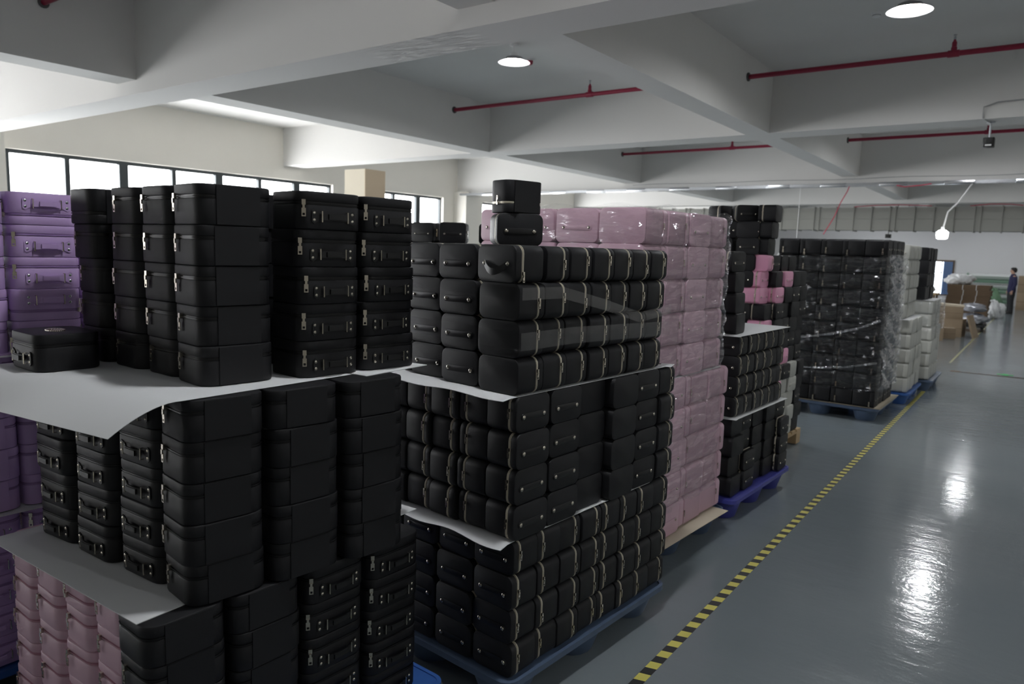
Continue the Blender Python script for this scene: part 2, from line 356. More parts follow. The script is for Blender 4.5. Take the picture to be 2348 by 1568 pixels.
def proto_Z(leather, lidm, zipm, w, L, h, strapm, lid=.036, r=.03, rivet=RIVB, gold=True):
    """case lying on its back: lid with strap handle on the front (-Y), zipper running round behind it"""
    P = dict(w=w, d=L, h=h, parts=[])
    T = Matrix.Translation((0, 0, h/2)) @ AX       # prism z -> -Y, prism y -> z
    y1 = L/2-lid
    yb = -L/2+(.012 if lidm != leather else 0)
    P['root'] = MB().rprism(w, h, yb, y1-.004, r, .005 if lidm == leather else .0015, 4, T).mesh('train_case', leather)
    if lidm != leather: P['parts'].append(('base_panel', MB().rprism(w, h, -L/2, yb, r, .005, 4, T).mesh('base_panel', lidm), (0, 0, 0), (0, 0, 0), []))
    P['parts'].append(('lid', MB().rprism(w, h, y1+.004, L/2, r, .006, 4, T).mesh('lid', lidm), (0, 0, 0), (0, 0, 0), []))
    zb = MB().rprism(w-.005, h-.005, y1-.006, y1+.006, r-.002, 0, 4, T)
    if gold: zb.rprism(w+.001, h+.001, y1-.0028, y1-.0008, r, 0, 4, T).rprism(w+.001, h+.001, y1+.0008, y1+.0028, r, 0, 4, T)
    P['parts'].append(('zipper', zb.mesh('zipper', zipm), (0, 0, 0), (0, 0, 0), []))
    b = MB().rprism(w*.74, .026, 0, .0035, .012, .0008, 3, AX)
    k = w*.30
    P['handle'] = ('strap_handle', b.mesh('strap_handle', strapm), (0, -L/2+.0005, h*.44), (0, 0, 0), [('rivet', rivet, (s*k, -.003, 0)) for s in (-1, 1)])
    # loose strap bowed outwards
    b2 = MB().grid(lambda u, v: (-k+2*k*u, -.004-.016*sin(pi*u), -.012+.024*v-.03*sin(pi*u)), 10, 1).grid(lambda u, v: (-k+2*k*u, -.0015-.016*sin(pi*u), .012-.024*v-.03*sin(pi*u)), 10, 1)
    P['handle2'] = ('strap_handle', b2.mesh('strap_handle', strapm), (0, -L/2+.0005, h*.5), (0, 0, 0), [('rivet', rivet, (s*k, -.003, 0)) for s in (-1, 1)])
    P['yz'] = -y1
    return P
ZB = proto_Z('black_leather', 'black_leather', 'gold_zip', .2, .142, .135, 'black_strap')
ZR = proto_Z('rose_leather', 'rose_leather', 'gold_zip', .2, .142, .135, 'rose_leather')
ZW = proto_Z('white_leather', 'white_leather', 'white_zip', .2, .142, .135, 'white_leather')
PK = proto_Z('pink_weave', 'pink_leather', 'pink_zip', .268, .245, .182, 'pink_leather', lid=.05, r=.03, rivet=RIVB, gold=False)
PKL = proto_Z('pink_weave', 'pink_leather', 'pink_zip', .268, .285, .182, 'pink_leather', lid=.06, r=.03, rivet=RIVB, gold=False)
PB_ = proto_Z('black_leather', 'black_leather', 'black_zip_tape', .24, .222, .182, 'black_strap', lid=.05, gold=False)
PW = proto_Z('white_leather', 'white_leather', 'white_zip', .24, .232, .18, 'white_leather', lid=.05, gold=False)

NCASE = [0]
def inst(P, name, loc, rz, label, group, ry=0, handle=True, pulls=(), hk='handle', cat='case'):
    """one case with its parts. pulls: list of (location, rz) in local space"""
    NCASE[0] += 1
    if ry: loc = (loc[0], loc[1], loc[2]+P['h'])
    o = link(name, P['root'], None, loc, (0, ry, rz)); tag(o, label, cat, group)
    def put(part, par):
        nm, me, l, r, subs = part
        c = link(nm, me, par, l, r)
        for sn, sm, sl in subs: link(sn, sm, c, sl)
    for part in P['parts']: put(part, o)
    if handle: put(P[hk], o)
    for me, l, r in pulls: link('zipper_pull', me, o, l, r)
    return o
def K(P, color, x, y, z, rz, label, group, flip=False, handle=True, pl=None):
    w, d = P['w'], P['d']; zl = P['zl']
    if pl is None: pl = RND.choice([(1, 1), (1, 0), (0, 1), (1, 1)])
    fz = (0, pi, 0) if flip else (0, 0, 0)
    pulls = []
    if pl[0]: # left: either on the front or on the left side near the front corner
        pulls.append((PULL, (-.104+RND.uniform(-.006, .004), -d/2+.011, zl), (0, 0, -.6)) if pl[0] == 1 and handle else (PULL, (-w/2, -d/2+.05, zl), (0, 0, -pi/2)))
    if pl[1]: pulls.append((PULL, (w/2, -d/2+.05+RND.uniform(-.005, .02), zl), (0, 0, pi/2)))
    if flip: pulls = [(a, b_, (c[0], pi, c[2]) if False else c) for a, b_, c in pulls]
    return inst(P, color+'_vanity_case', (x, y, z), rz, label, group, pi if flip else 0, handle, pulls)
def Z(P, name, x, y, z, rz, label, group, handle=True, pull=0, hk='handle', pm=None, zf=None):
    pulls = []
    if name == 'black_hard_case': pm = PULLG
    w, h, yz = P['w'], P['h'], P['yz']
    if pull: pulls = [(pm or PULLS, (pull*w/2, yz, h*(zf if zf else RND.uniform(.45, .72))), (0, 0, pull*pi/2))]
    return inst(P, name, (x, y, z), rz, label, group, 0, handle, pulls, hk)
def jit(a=.004): return RND.uniform(-a, a)
class Frame:
    """pallet frame: origin at the near aisle corner, u runs along the aisle (away), v runs away from the aisle"""
    def __init__(s, x, y, deg): s.x, s.y, s.a = x, y, radians(deg)
    def p(s, u, v):  # u along +Y', v along -X'
        c, n = cos(s.a), sin(s.a); return (s.x-v*c-u*n, s.y-v*n+u*c)

# ------------------------------------------------------------------ pallets and sheets
def plastic_pallet(fr, Lu, Lv, zt, m, label, name='plastic_pallet'):
    cx, cy = fr.p(Lu/2, Lv/2); o = empty(name, (cx, cy, 0), (0, 0, fr.a)); tag(o, label, 'pallet', 'plastic nestable pallets')
    dk = MB().rprism(Lv-.01, Lu-.01, zt-.034, zt-.006, .05, .004)
    dk.build('deck', m, o)
    rm = MB(); n = 5
    outer = [rrect(Lv-.012, Lu-.012, .05, n), rrect(Lv+.012, Lu+.012, .06, n), rrect(Lv+.012, Lu+.012, .06, n), rrect(Lv-.02, Lu-.02, .045, n), rrect(Lv-.02, Lu-.02, .045, n)]
    zz = (zt-.036, zt-.026, zt-.001, zt-.001, zt-.03)
    rm.rings([[(x, y, z) for x, y in q] for q, z in zip(outer, zz)], False, False).build('rim', m, o)
    ft = MB().lathe([(.092, 0), (.10, .008), (.135, zt-.035), (.14, zt-.02)], 16).mesh('foot', m)
    for i in (-1, 0, 1):
        for j in (-1, 0, 1):
            link('foot', ft, o, (i*(Lv/2-.145), j*(Lu/2-.145), 0))
    for i in (-1, 0, 1):
        MB().box(i*(Lv/2-.16)-.02, i*(Lv/2-.16)+.02, -Lu/2+.05, Lu/2-.05, zt-.065, zt-.034).build('rib', m, o, 0)
    return o
def sheet(name, fn, nu, nv, th, m, label, cat='sheet', group='card layer sheets'):
    b = MB().grid(fn, nu, nv).grid(lambda u, v: tuple(Vector(fn(1-u, v))-Vector((0, 0, th))), nu, nv)
    W = nu+1; N = W*(nv+1)
    def top(i, j): return j*W+i
    def bot(i, j): return N+j*W+(nu-i)
    for i in range(nu): b.f += [(top(i+1, 0), top(i, 0), bot(i, 0), bot(i+1, 0)), (top(i, nv), top(i+1, nv), bot(i+1, nv), bot(i, nv))]
    for j in range(nv): b.f += [(top(0, j), top(0, j+1), bot(0, j+1), bot(0, j)), (top(nu, j+1), top(nu, j), bot(nu, j), bot(nu, j+1))]
    return tag(b.build(name, m), label, cat, group)
def frsheet(fr, u0, u1, v0, v1, z, label, m='card', wav=.0, name='card_sheet', th=.002, edge=.03):
    def fn(s, t):
        # flat under the load, slightly wavy and sagging where it sticks out
        u = u0+(u1-u0)*t; v = v1+(v0-v1)*s; x, y = fr.p(u, v)
        k = min(1, max(0, -u)/edge)
        return (x, y, z-wav*k*k*(.6+.4*sin(v*17)))
    return sheet(name, fn, 28, 28, th, m, label)

# ================================================================== pallet 1: nearest, vanity cases in three tiers
H = .119
F1 = Frame(-1.73, .84, -2)
plastic_pallet(F1, 1.13, 1.12, .118, 'bright_blue_plastic', 'bright blue plastic pallet under the nearest stack of vanity cases')
zA, zB, zC = .12, .719, 1.318
G1 = 'vanity cases on the nearest pallet'
def kcol(P, color, x, y, z, n, rz, desc, handle=True, flips=(), lean=(0, 0), tier_pl=None, jr=2.0, group=G1, jp=.004):
    for k in range(n):
        t = n-k
        nm = 'topmost' if t == 1 else ORD[t]+' from top'
        K(P, color, x+lean[0]*k+jit(jp), y+lean[1]*k+jit(jp), z+k*H, radians(rz+RND.uniform(-jr, jr)), '%s %s case, %s' % (nm, color, desc), group, flip=(k in flips), handle=handle, pl=tier_pl)
# bottom tier
for i, x in enumerate((-2.745, -2.541, -2.338, -2.135)):
    kcol(KK, 'pink', x, 1.068, zA, 5, -90, '%s column of the pink row below the grey sheet' % ('leftmost', 'second', 'third', 'rightmost')[i], handle=False, flips=(4,) if i == 2 else (), tier_pl=(2, 2))
kcol(KB, 'black', -1.925, 1.04, zA, 5, -92, 'near corner column, bottom tier of nearest pallet', handle=False)
kcol(KB, 'black', -1.905, 1.283, zA, 5, -93, 'second aisle column, bottom tier of nearest pallet', handle=False)
kcol(KB, 'black', -1.885, 1.533, zA, 5, 87, 'third aisle column with handles, bottom tier of nearest pallet', tier_pl=(1, 0))
kcol(KB, 'black', -1.868, 1.783, zA, 5, 87, 'farthest aisle column with handles, bottom tier of nearest pallet', tier_pl=(1, 1))
# middle tier
kcol(KB, 'black', -2.665, 1.125, zB, 5, 3, 'leftmost handle column, middle tier of nearest pallet', tier_pl=(0, 1))
kcol(KB, 'black', -2.415, 1.14, zB, 5, 3, 'second handle column, middle tier of nearest pallet', tier_pl=(0, 1))
kcol(KB, 'black', -2.163, 1.16, zB, 5, 3, 'third handle column, middle tier of nearest pallet', tier_pl=(0, 1))
kcol(KB, 'black', -1.925, 1.172, zB, 5, -97, 'near corner column, middle tier of nearest pallet', handle=False, tier_pl=(0, 2))
kcol(KB, 'black', -1.878, 1.42, zB, 5, -97, 'second aisle column, middle tier of nearest pallet', handle=False)
kcol(KB, 'black', -1.835, 1.667, zB, 5, -96, 'farthest aisle column, middle tier of nearest pallet', handle=False)
# top tier
kcol(KB, 'black', -2.69, 1.318, zC, 5, -92, 'leftmost front tower, top tier of nearest pallet', handle=False, lean=(-.012, -.004), flips=(4,), tier_pl=(0, 2), jp=.008)
kcol(KB, 'black', -2.47, 1.318, zC, 5, -91, 'second front tower, top tier of nearest pallet', handle=False, tier_pl=(2, 2))
kcol(KB, 'black', -2.262, 1.318, zC, 5, -91, 'third front tower, top tier of nearest pallet', handle=False, tier_pl=(0, 2))
kcol(KB, 'black', -2.055, 1.302, zC, 5, -98, 'corner tower, top tier of nearest pallet', handle=False, tier_pl=(0, 2), jr=1.5)
kcol(KB, 'black', -1.975, 1.59, zC, 5, 85, 'second last handle tower, top tier of nearest pallet', tier_pl=(1, 0), jr=2.5)
kcol(KB, 'black', -1.958, 1.838, zC, 5, 85, 'last handle tower, top tier of nearest pallet', tier_pl=(1, 1), jr=2.5)
kcol(KB, 'black', -2.3, 1.58, zC, 5, -91, 'tower behind the corner tower, top tier of nearest pallet', handle=False)
# lone case with a jewelled emblem
lc = K(KB, 'black', -2.635, 1.05, zC+.001, radians(-2), 'single black case with a jewelled emblem, alone on the white paper', None, pl=(1, 0)); lc.pop('group', None)
em = MB()
for k in range(26):
    a = 2*pi*k/26; em.lathe([(.0045, 0), (.004, .003), (.001, .0045)], 6, Matrix.Translation((.036*cos(a), .024*sin(a), H)))
for k in range(14):
    em.lathe([(.004, 0), (.0035, .003), (.001, .0042)], 6, Matrix.Translation((.004*k-.026, .008*sin(k*1.3), H)))
em.build('emblem', 'nickel', lc)
# sheets of pallet 1
frsheet(Frame(-1.885, .915, 2), .0, 1.13, .0, .93, zA+5*H+.0025, 'grey card sheet over the pink row, bottom tier of nearest pallet', wav=.004)
def curl(s, t):
    # paper lying on the middle tier, its free front edge bending down between the columns
    x = -2.80+.95*s; y0 = .79+.10*s; y = y0+(1.64-y0)*t
    yc = 1.03-.11/(1+math.exp((x+2.46)*22)); d = max(0, (yc-y)/(yc-y0))
    z = zC-.0008-.095*d**1.6*(1-.25*(s > .0)*math.exp(-((s-.05)/.12)**2))
    x2 = x-.10*d*s          # the aisle-side edge runs back obliquely
    return (x2, y, z)
frsheet(Frame(-1.80, 1.66, 4), .0, .32, .0, .5, zC-.0022, 'white card strip under the last handle towers, nearest pallet', wav=.002)
sheet('paper_sheet', curl, 60, 50, .0007, 'card', 'large white paper sheet hanging over the middle tier front', 'paper', None)

# ================================================================== pallet 0: purple stack to the left
F0 = Frame(-3.03, .66, -2)
plastic_pallet(F0, 1.13, 1.1, .118, 'bright_blue_plastic', 'blue plastic pallet under the purple cases at far left')
GP = 'purple vanity cases at far left'
for t, (z, fl_) in enumerate(((zA, ()), (zB, ()), (zC-.008, (1, 4)))):
    for c, (y, nmc) in enumerate(((.96, 'near'), (1.205, 'middle'), (1.45, 'far'))):
        kcol(KP, 'purple', -3.15-.02*(c != 1)*(t == 2), y, z, 5, 90 if (t != 1) else -90, '%s column in %s tier of the purple stack' % (nmc, ('bottom', 'middle', 'top')[t]), handle=(t != 1), flips=fl_ if c == 1 else (), group=GP, tier_pl=(1, 1) if t != 1 else (2, 2))
frsheet(F0, .1, 1.12, .0, 1.0, zA+5*H+.002, 'grey card sheet low in the purple stack', wav=.003)
frsheet(F0, .1, 1.12, -.0, 1.0, zB+5*H-.0062, 'dark grey card sheet under the top purple tier', wav=.003)

# ================================================================== pallet 2: black cases with pale zippers and tape bands
F2 = Frame(-1.475, 2.085, -4.5); hZ = .135
plastic_pallet(Frame(-1.462, 2.06, -4.5), 1.19, 1.1, .14, 'blue_plastic', 'dusty blue plastic pallet under the tape-banded black cases')
G2 = 'black strap cases on the tape-banded pallet'
Z1, Z2, Z3 = .141, .141+4*hZ+.003, .141+8*hZ+.006
TIER = ('bottom', 'middle', 'top')
def z2(u, v, z, rdeg, label, handle, pull, hk='handle', fr=F2, P=ZB, name='black_train_case', group=G2, jr=1.5, zf=None):
    x, y = fr.p(u+jit(.003), v+jit(.004)); Z(P, name, x, y, z, fr.a+radians(rdeg+RND.uniform(-jr, jr)), label, group, handle, pull, hk, zf=zf)
# bottom tier: aisle side, lids near (N) or far (F)
pat = 'NNFFNNNF'; pitch = .146
for k in range(4):
    for c, q in enumerate(pat):
        z2(.072+c*pitch, .1, Z1+k*hZ, 0 if q == 'N' else 180, 'black case, %s layer up, %s along aisle, bottom tier of tape-banded pallet' % (ORD[k+1], ORD[c+1]), c == 0, 1 if q == 'N' else -1)
    for c in (1, 2, 3):
        z2(.072+jit(.006), .1+c*.207, Z1+k*hZ, 0, 'black case, %s layer up, %s of front row, bottom tier of tape-banded pallet' % (ORD[k+1], ORD[c+1]), True, 1 if c == 1 else 0)
# middle tier
for k in range(4):
    z = Z2+k*hZ; lab = 'black case, %s layer up, %%s, middle tier of tape-banded pallet' % ORD[k+1]
    for c, (u, v, r, hd, pl, ds) in enumerate(((.095, .071, 90, True, -1, 'near corner with strap'), (.305, .078, 90, True, -1, 'second strap along aisle'), (.512, .10, -90, False, 0, 'recessed plain back'),
                                 (.722, .066, -90, False, 0, 'protruding plain back'), (.932, .078, 90, True, -1 if k < 2 else 0, 'far strap along aisle'), (1.106, .1, 180, False, -1, 'far end with zipper'))):
        z2(u, v, z, r, lab % ds, hd, pl)
    for c, (v, r, ds) in enumerate(((.22, -90, 'second of front row'), (.372, 90, 'third of front row'), (.52, 90, 'fourth of front row'), (.668, -90, 'fifth of front row'))):
        z2(.095+jit(.006), v, z, r, lab % ds, False, 1 if r < 0 else -1)
# top tier
for k in range(4):
    z = Z3+k*hZ; top = k == 3
    n7 = 7
    for c in range(n7):
        if top and c == 0:
            z2(.066, .115, z, -3, 'black case with drooping strap, near corner of topmost layer, tape-banded pallet', True, 1, 'handle2', zf=.25)
            continue
        z2(.075+c*.1475+(.02 if top else 0), .11+(.012 if c in (1, 2) else 0)*(k % 2), z, 180, 'black case, %s layer up, %s along aisle, top tier of tape-banded pallet' % (ORD[k+1], ORD[c+1]), False, -1)
    for c in (1, 2, 3):
        z2(.068+.03*c*(1), .11+c*.215+.01*k, z, 0, 'black case, %s layer up, %s of front row, top tier of tape-banded pallet' % (ORD[k+1], ORD[c+1]), True, 1)
# second row just behind the top layer, and two cases standing on it
for c in range(4):
    z2(.26+.21*c*.75, .34+.012*c, Z3+3*hZ, 180, 'black case, %s of second row behind topmost layer, tape-banded pallet' % ORD[c+1], False, 0)
    for k in range(3): z2(.26+.21*c*.75, .34+.012*c, Z3+k*hZ, 180, 'black case, %s of second row, %s layer up, top tier of tape-banded pallet' % (ORD[c+1], ORD[k+1]), False, 0)
x, y = F2.p(.44, .41); Z(ZB, 'black_train_case', x, y, Z3+4*hZ, radians(50), 'black case with side strap, lower of two standing atop tape-banded pallet', G2, True, 0)
KT = proto_K('black_leather', 'gold_zip', .2, .142, .135)
# upper one stands on its lid
o = inst(KT, 'black_vanity_case', (x-.01, y+.01, Z3+5*hZ+.001), radians(-105), 'black case turned upside down, highest above the tape-banded pallet', G2, pi, False, [(PULLS, (-.1, 0, .095), (0, 0, -pi/2))])
SH2 = Frame(-1.475, 2.085, -4.5)
frsheet(SH2, -.06, 1.0, .012, .95, Z2-.0008, 'white card sheet above the bottom tier of tape-banded pallet', wav=.02, edge=.05)
frsheet(SH2, -.07, 1.12, .012, .95, Z3-.0008, 'white card sheet under the top tier of tape-banded pallet', wav=.012, edge=.08)
tag(MB().box(0, .06, 0, .10, 0, .001).build('card_scrap', 'card', smooth=0, loc=(*SH2.p(1.07, .04), Z3-.001), rot=(0, 0, .25)), 'small card scrap poking out above the far end of tape-banded pallet', 'sheet')
# clear tape bands around the top tier
def band(pts, hw, m, label):
    # strip following points (u, v, z): vertical width 2*hw, 0.6 mm thick
    P3 = [Vector((*F2.p(u, v), z)) for u, v, z in pts]
    dense = []
    for i in range(len(P3)-1):
        for k in range(8): dense.append(P3[i].lerp(P3[i+1], k/8))
    dense.append(P3[-1]); b = MB(); n = len(dense)
    b.grid(lambda s, t: tuple(dense[min(n-1, round(s*(n-1)))]+Vector((0, 0, (2*t-1)*hw))), n-1, 1)
    return tag(b.build('clear_tape', m), label, 'tape', 'clear tape bands')
band([(-.02, .62, Z3+.215), (-.012, .30, Z3+.21), (-.010, -.012, Z3+.20), (.3, -.016, Z3+.205), (.7, -.016, Z3+.195), (1.06, -.014, Z3+.185), (1.07, .3, Z3+.18)], .032, 'clear_tape', 'horizontal clear tape band around the top tier of black cases')
band([(-.02, .62, Z3+.385), (-.012, .30, Z3+.38), (-.0105, -.012, Z3+.37), (.22, -.016, Z3+.37), (.5, -.02, Z3+.315), (.78, -.018, Z3+.25), (1.06, -.0145, Z3+.275), (1.07, .3, Z3+.29)], .022, 'clear_tape', 'slanting loose clear tape band above the horizontal one')

# ================================================================== pallet 3: pink woven cases in film
F3 = Frame(-1.625, 3.335, -3); hP = .182
plastic_pallet(Frame(-1.60, 3.32, -4), 1.17, 1.1, .15, 'blue_plastic', 'dusty blue plastic pallet under the film-wrapped pink cases')
G3 = 'pink woven cases on the film-wrapped pallet'
frsheet(Frame(-1.55, 3.3, -4), -.0, 1.12, .0, 1.0, .1545, 'pale cardboard sheet lying on the pallet under pink cases', m='pale_board', wav=.0, edge=.06, th=.003)
zl3 = .156; zu3 = zl3+5*hP+.004
def z3(u, v, z, r, label, hd, pl, P=PK): z2(u, v, z, r, label, hd, pl, 'handle', F3, P, 'pink_train_case', G3)
for k in range(5):
    z = zl3+k*hP; lab = 'pink case, %s layer up, %%s, lower tier of wrapped pink pallet' % ORD[k+1]
    z3(.16, .135, z, 180, lab % 'nearest along aisle', False, -1)
    z3(.425, .11, z, 90, lab % 'smooth strap face along aisle', True, 0)
    z3(.71, .125, z, 0, lab % 'third along aisle', False, 1, PKL)
    z3(1.0, .125, z, 180, lab % 'far end', False, -1, PKL)
    for c in (1, 2, 3): z3(.16, .135+.278*c, z, 0, lab % (ORD[c+1]+' of front row'), True, 0)
    z = zu3+k*hP; lab = 'pink case, %s layer up, %%s, upper tier of wrapped pink pallet' % ORD[k+1]
    z3(.126, .137, z, 180, lab % 'near corner', False, -1)
    z3(.376, .137, z, 180, lab % 'second along aisle', False, -1)
    z3(.64, .12, z, 90, lab % 'strap face along aisle', True, 0)
    z3(.905, .14, z, 180, lab % 'far end', False, -1)
    for c in (1, 2, 3): z3(.126+.01*c, .137+.282*c-(.0 if k == 4 else .006), z-(.02*0), 0, lab % (ORD[c+1]+' of front row'), True, 0)
frsheet(F3, .02, 1.05, .0, 1.0, zu3-.0005, 'white card sheet between the two pink tiers', wav=.012, edge=.05)

def film(fr, u0, u1, v0, v1, z0, z1, label, amp=.006, seed=1, m='stretch_film', taper=0, r=.05, nz=120, name='stretch_film', off=None, top=0):
    rr = random.Random(seed); ph = [rr.uniform(0, 6.28) for _ in range(12)]
    Lu, Lv = u1-u0, v1-v0; base = []
    prof = rrect(Lu, Lv, r, 5); per = []
    # resample perimeter
    seg = [(prof[i], prof[(i+1) % len(prof)]) for i in range(len(prof))]
    tot = sum(math.dist(a, b_) for a, b_ in seg); N = 220; step = tot/N; acc = 0; i = 0
    for k in range(N):
        t = k*step
        while acc+math.dist(*seg[i]) < t: acc += math.dist(*seg[i]); i += 1
        f = (t-acc)/math.dist(*seg[i]); a, b_ = seg[i]; px, py = a[0]+(b_[0]-a[0])*f, a[1]+(b_[1]-a[1])*f
        nx, ny = b_[1]-a[1], -(b_[0]-a[0]); l = math.hypot(nx, ny); per.append((px, py, nx/l, ny/l, t))
    def fn(s, tz):
        px, py, nx, ny, t = per[int(round(s*N)) % N]; z = z0+(z1-z0)*tz
        dsp = amp*(.5*sin(9*t+13*z+ph[0])+.4*sin(23*t-31*z+ph[1])+.35*sin(47*z+5*t+ph[2])+.3*sin(61*t+29*z+ph[3])+.25*sin(83*z-37*t+ph[4]))
        dsp += amp*.9*((1-abs(sin(7*t-16*z+ph[6])))**8+(1-abs(sin(5*t+23*z+ph[7])))**8)
        o = off(t/tot, tz) if off else 0
        zz = z+(amp*1.5*sin(17*t+ph[5]) if tz in (0, 1) else 0)
        x, y = fr.p(u0+Lu/2+px+nx*(dsp+o), v0+Lv/2+py+ny*(dsp+o))
        return (x, y, zz)
    b = MB().grid(fn, N, nz, True)
    if top:
        b.f.append(tuple(range(nz*N, (nz+1)*N)))
    return tag(b.build(name, m, smooth=60), label, 'film', 'stretch film wraps')
film(F3, -.02, 1.05, -.022, 1.0, zl3+.9*hP, zu3+5*hP+.012, 'clear stretch film wrapped around the pink woven cases', .008, 3)

# ================================================================== pallet 4: black strap cases, tower on top
F4 = Frame(-1.535, 4.64, -2.5)
plastic_pallet(Frame(-1.5, 4.6, -2.5), 1.12, 1.1, .155, 'indigo_plastic', 'indigo plastic pallet under black cases behind the pink stack')
G4 = 'black strap cases on the indigo pallet'
za, zb = .157, .157+4*hZ+.003; zc = zb+4*hZ+.003
def z4(u, v, z, r, label, hd, pl): z2(u, v, z, r, label, hd, pl, 'handle', F4, ZB, 'black_train_case', G4, 2.0)
for k in range(4):
    z = za+k*hZ; lab = 'black case, %s layer up, %%s, lower tier of indigo pallet' % ORD[k+1]
    z4(.1, .085+.02*(k % 2), z, -90, lab % 'near corner', False, 0)
    z4(.31, .075 if k < 2 else .12, z, 90, lab % 'first strap face along aisle', True, -1 if k < 2 else 0)
    z4(.515, .11, z, -90, lab % 'third along aisle', False, 0)
    z4(.725, .09, z, -90, lab % 'fourth along aisle', False, 0)
    z4(.94, .05 if k < 3 else .1, z, 90, lab % 'far strap face', True, -1)
    z4(.1, .26, z, 90, lab % 'second of front row', False, 0)
    z = zb+k*hZ; lab = 'black case, %s layer up, %%s, upper tier of indigo pallet' % ORD[k+1]
    for c in range(6): z4(.075+c*.146, .11, z, 0 if c != 5 else 180, lab % (ORD[c+1]+' along aisle'), c == 0, 1 if c != 5 else -1)
    z4(.075, .32, z, 0, lab % 'second of front row', True, 0)
    # tower
    x, y = F4.p(.12, .17+.012*(3-k)*-1)
    Z(ZB, 'black_train_case', x, y, zc+k*hZ, F4.a+radians((-86 if k < 3 else 84)+jit(3)), 'black case, %s layer up in the short tower atop the indigo pallet' % ORD[k+1], G4, k == 3, 1 if k < 3 else -1)
frsheet(F4, -.03, .98, -.012, .7, zb-.0005, 'white card sheet midway up the indigo pallet stack', wav=.02, edge=.05)
frsheet(F4, -.04, .95, .0, .75, zc-.0005, 'white card sheet under the short black tower', wav=.012, edge=.08)

# ================================================================== pallet 5: wooden, mixed colours
F5 = Frame(-1.78, 6.02, -2)
o = empty('wooden_pallet', (*F5.p(.56, .55), 0), (0, 0, F5.a)); tag(o, 'pale wooden pallet under the mixed pink and white cases', 'pallet')
pl_ = MB().box(-.55, .55, -.055, .055, -.01, .01).mesh('plank', 'wood', 0); bl = MB().box(-.05, .05, -.06, .06, 0, .1).mesh('block', 'wood', 0); br = MB().box(-.05, .05, -.56, .56, -.008, .008).mesh('bearer', 'wood', 0)
for k in range(8): link('plank', pl_, o, (0, -.5+k*.143, .14))
for i in (-1, 0, 1):
    link('bearer', br, o, (i*.5, 0, .121))
    for j in (-1, 0, 1): link('block', bl, o, (i*.5, j*.5, .0115))
G5 = 'mixed cases on the wooden pallet'
COLS = {'P': (ZR, 'rose'), 'W': (ZW, 'white'), 'B': (ZB, 'black')}
rows = ['PPWWB', 'PPWWB', 'PPWWB', 'BPWWB', 'BBBWB', 'BBPBB', 'BBBBB', 'PBBBB', 'BBBBB', 'PPBBB', 'PBPBB', 'PBBB']
for k, rw in enumerate(rows):
    for c, q in enumerate(rw):
        P, cn = COLS[q]; x, y = F5.p(.11+c*.215+jit(.01), .08+jit(.015)+.03*(k > 4)+.05*(k > 8))
        r = 90 if (q == 'P' or (k+c) % 3 == 0) else -90
        if k == 11 and c == 0: r = 180
        if k in (9, 10) and c > 0: x += .05
        Z(P, cn+'_train_case', x, y, .151+k*hZ, F5.a+radians(r+jit(3)), '%s case, %s layer up, %s along aisle side of wooden pallet' % (cn, ORD[k+1], ORD[c+1]), G5, r == 90 or r == 0, -1)
rows2 = 14
for k in range(rows2):
    for c in range(4):
        if k == 13 and c == 3: continue
        q = 'B'; P, cn = COLS[q]
        x, y = F5.p(.08+jit(.012)+.02*(k % 2), .265+c*.205+jit(.012)-(.0 if k < 12 else .03))
        Z(P, cn+'_train_case', x, y, .151+k*hZ, F5.a+radians((0 if q == 'P' else 180 if (k+c) % 2 else 0)+jit(5)), '%s case, %s layer up, %s of front row on wooden pallet' % (cn, ORD[k+1], ORD[c+2]), G5, True, 1)
for i, (u, v, r, lv) in enumerate(((.11, .30, 40, 0), (.16, .52, 70, 0), (.13, .82, -30, -1), (.35, .12, 100, -2))):
    x, y = F5.p(u, v)
    if lv == -2: continue
    Z(ZB, 'black_train_case', x, y, .151+(rows2+lv*1)*hZ, F5.a+radians(r), 'black case lying askew on the heap summit above wooden pallet, %s from aisle' % ORD[i+1], G5, True, 1)
# cases stacked on the aisle corner to the height of the heap
for k in range(12, 15):
    x, y = F5.p(.13, .10+.02*(14-k)); Z(ZB, 'black_train_case', x, y, .151+k*hZ, F5.a+radians(-88+jit(4)), 'black case, %s layer up at heap corner nearest aisle, wooden pallet' % ORD[k+1], G5, False, 1)

# ================================================================== pallet 6: black cases in film
F6 = Frame(-1.365, 8.62, -1); hB = .182
plastic_pallet(Frame(-1.32, 8.6, -1), 1.15, 1.25, .15, 'blue_plastic', 'blue plastic pallet under the film-wrapped black stack')
frsheet(Frame(-1.30, 8.62, -1), .0, 1.12, .0, 1.2, .1545, 'pale cardboard sheet under the film-wrapped black stack', m='pale_board', wav=.0, edge=.05, th=.003)
G6 = 'black cases on the film-wrapped pallet'
for k in range(10):
    z = .156+k*hB
    for c in range(5):
        x, y = F6.p(.12+jit(.004), .112+c*.229+jit(.004)); Z(PB_, 'black_hard_case', x, y, z, F6.a+radians((90 if c == 0 else -90)+jit(1)), 'black case, %s layer up, %s of front row, film-wrapped black stack' % (ORD[k+1], ORD[c+1]), G6, c == 0, (-1 if c == 0 else 1), zf=.3+.12*((k+c) % 2))
    for c in range(1, 4):
        x, y = F6.p(.125+c*.245, .112+jit(.004)); Z(PB_, 'black_hard_case', x, y, z, F6.a+radians(90+jit(1)), 'black case, %s layer up, %s along aisle, film-wrapped black stack' % (ORD[k+1], ORD[c+1]), G6, True, 0)
def sag(t, tz): return .025*max(0, sin(9*t+2))*(.4+.6*abs(sin(5*tz)))
film(F6, -.025, 1.0, -.03, 1.16, .33, .156+9*hB, 'crinkled clear film around the black stack beside the tape line', .012, 8, off=sag)
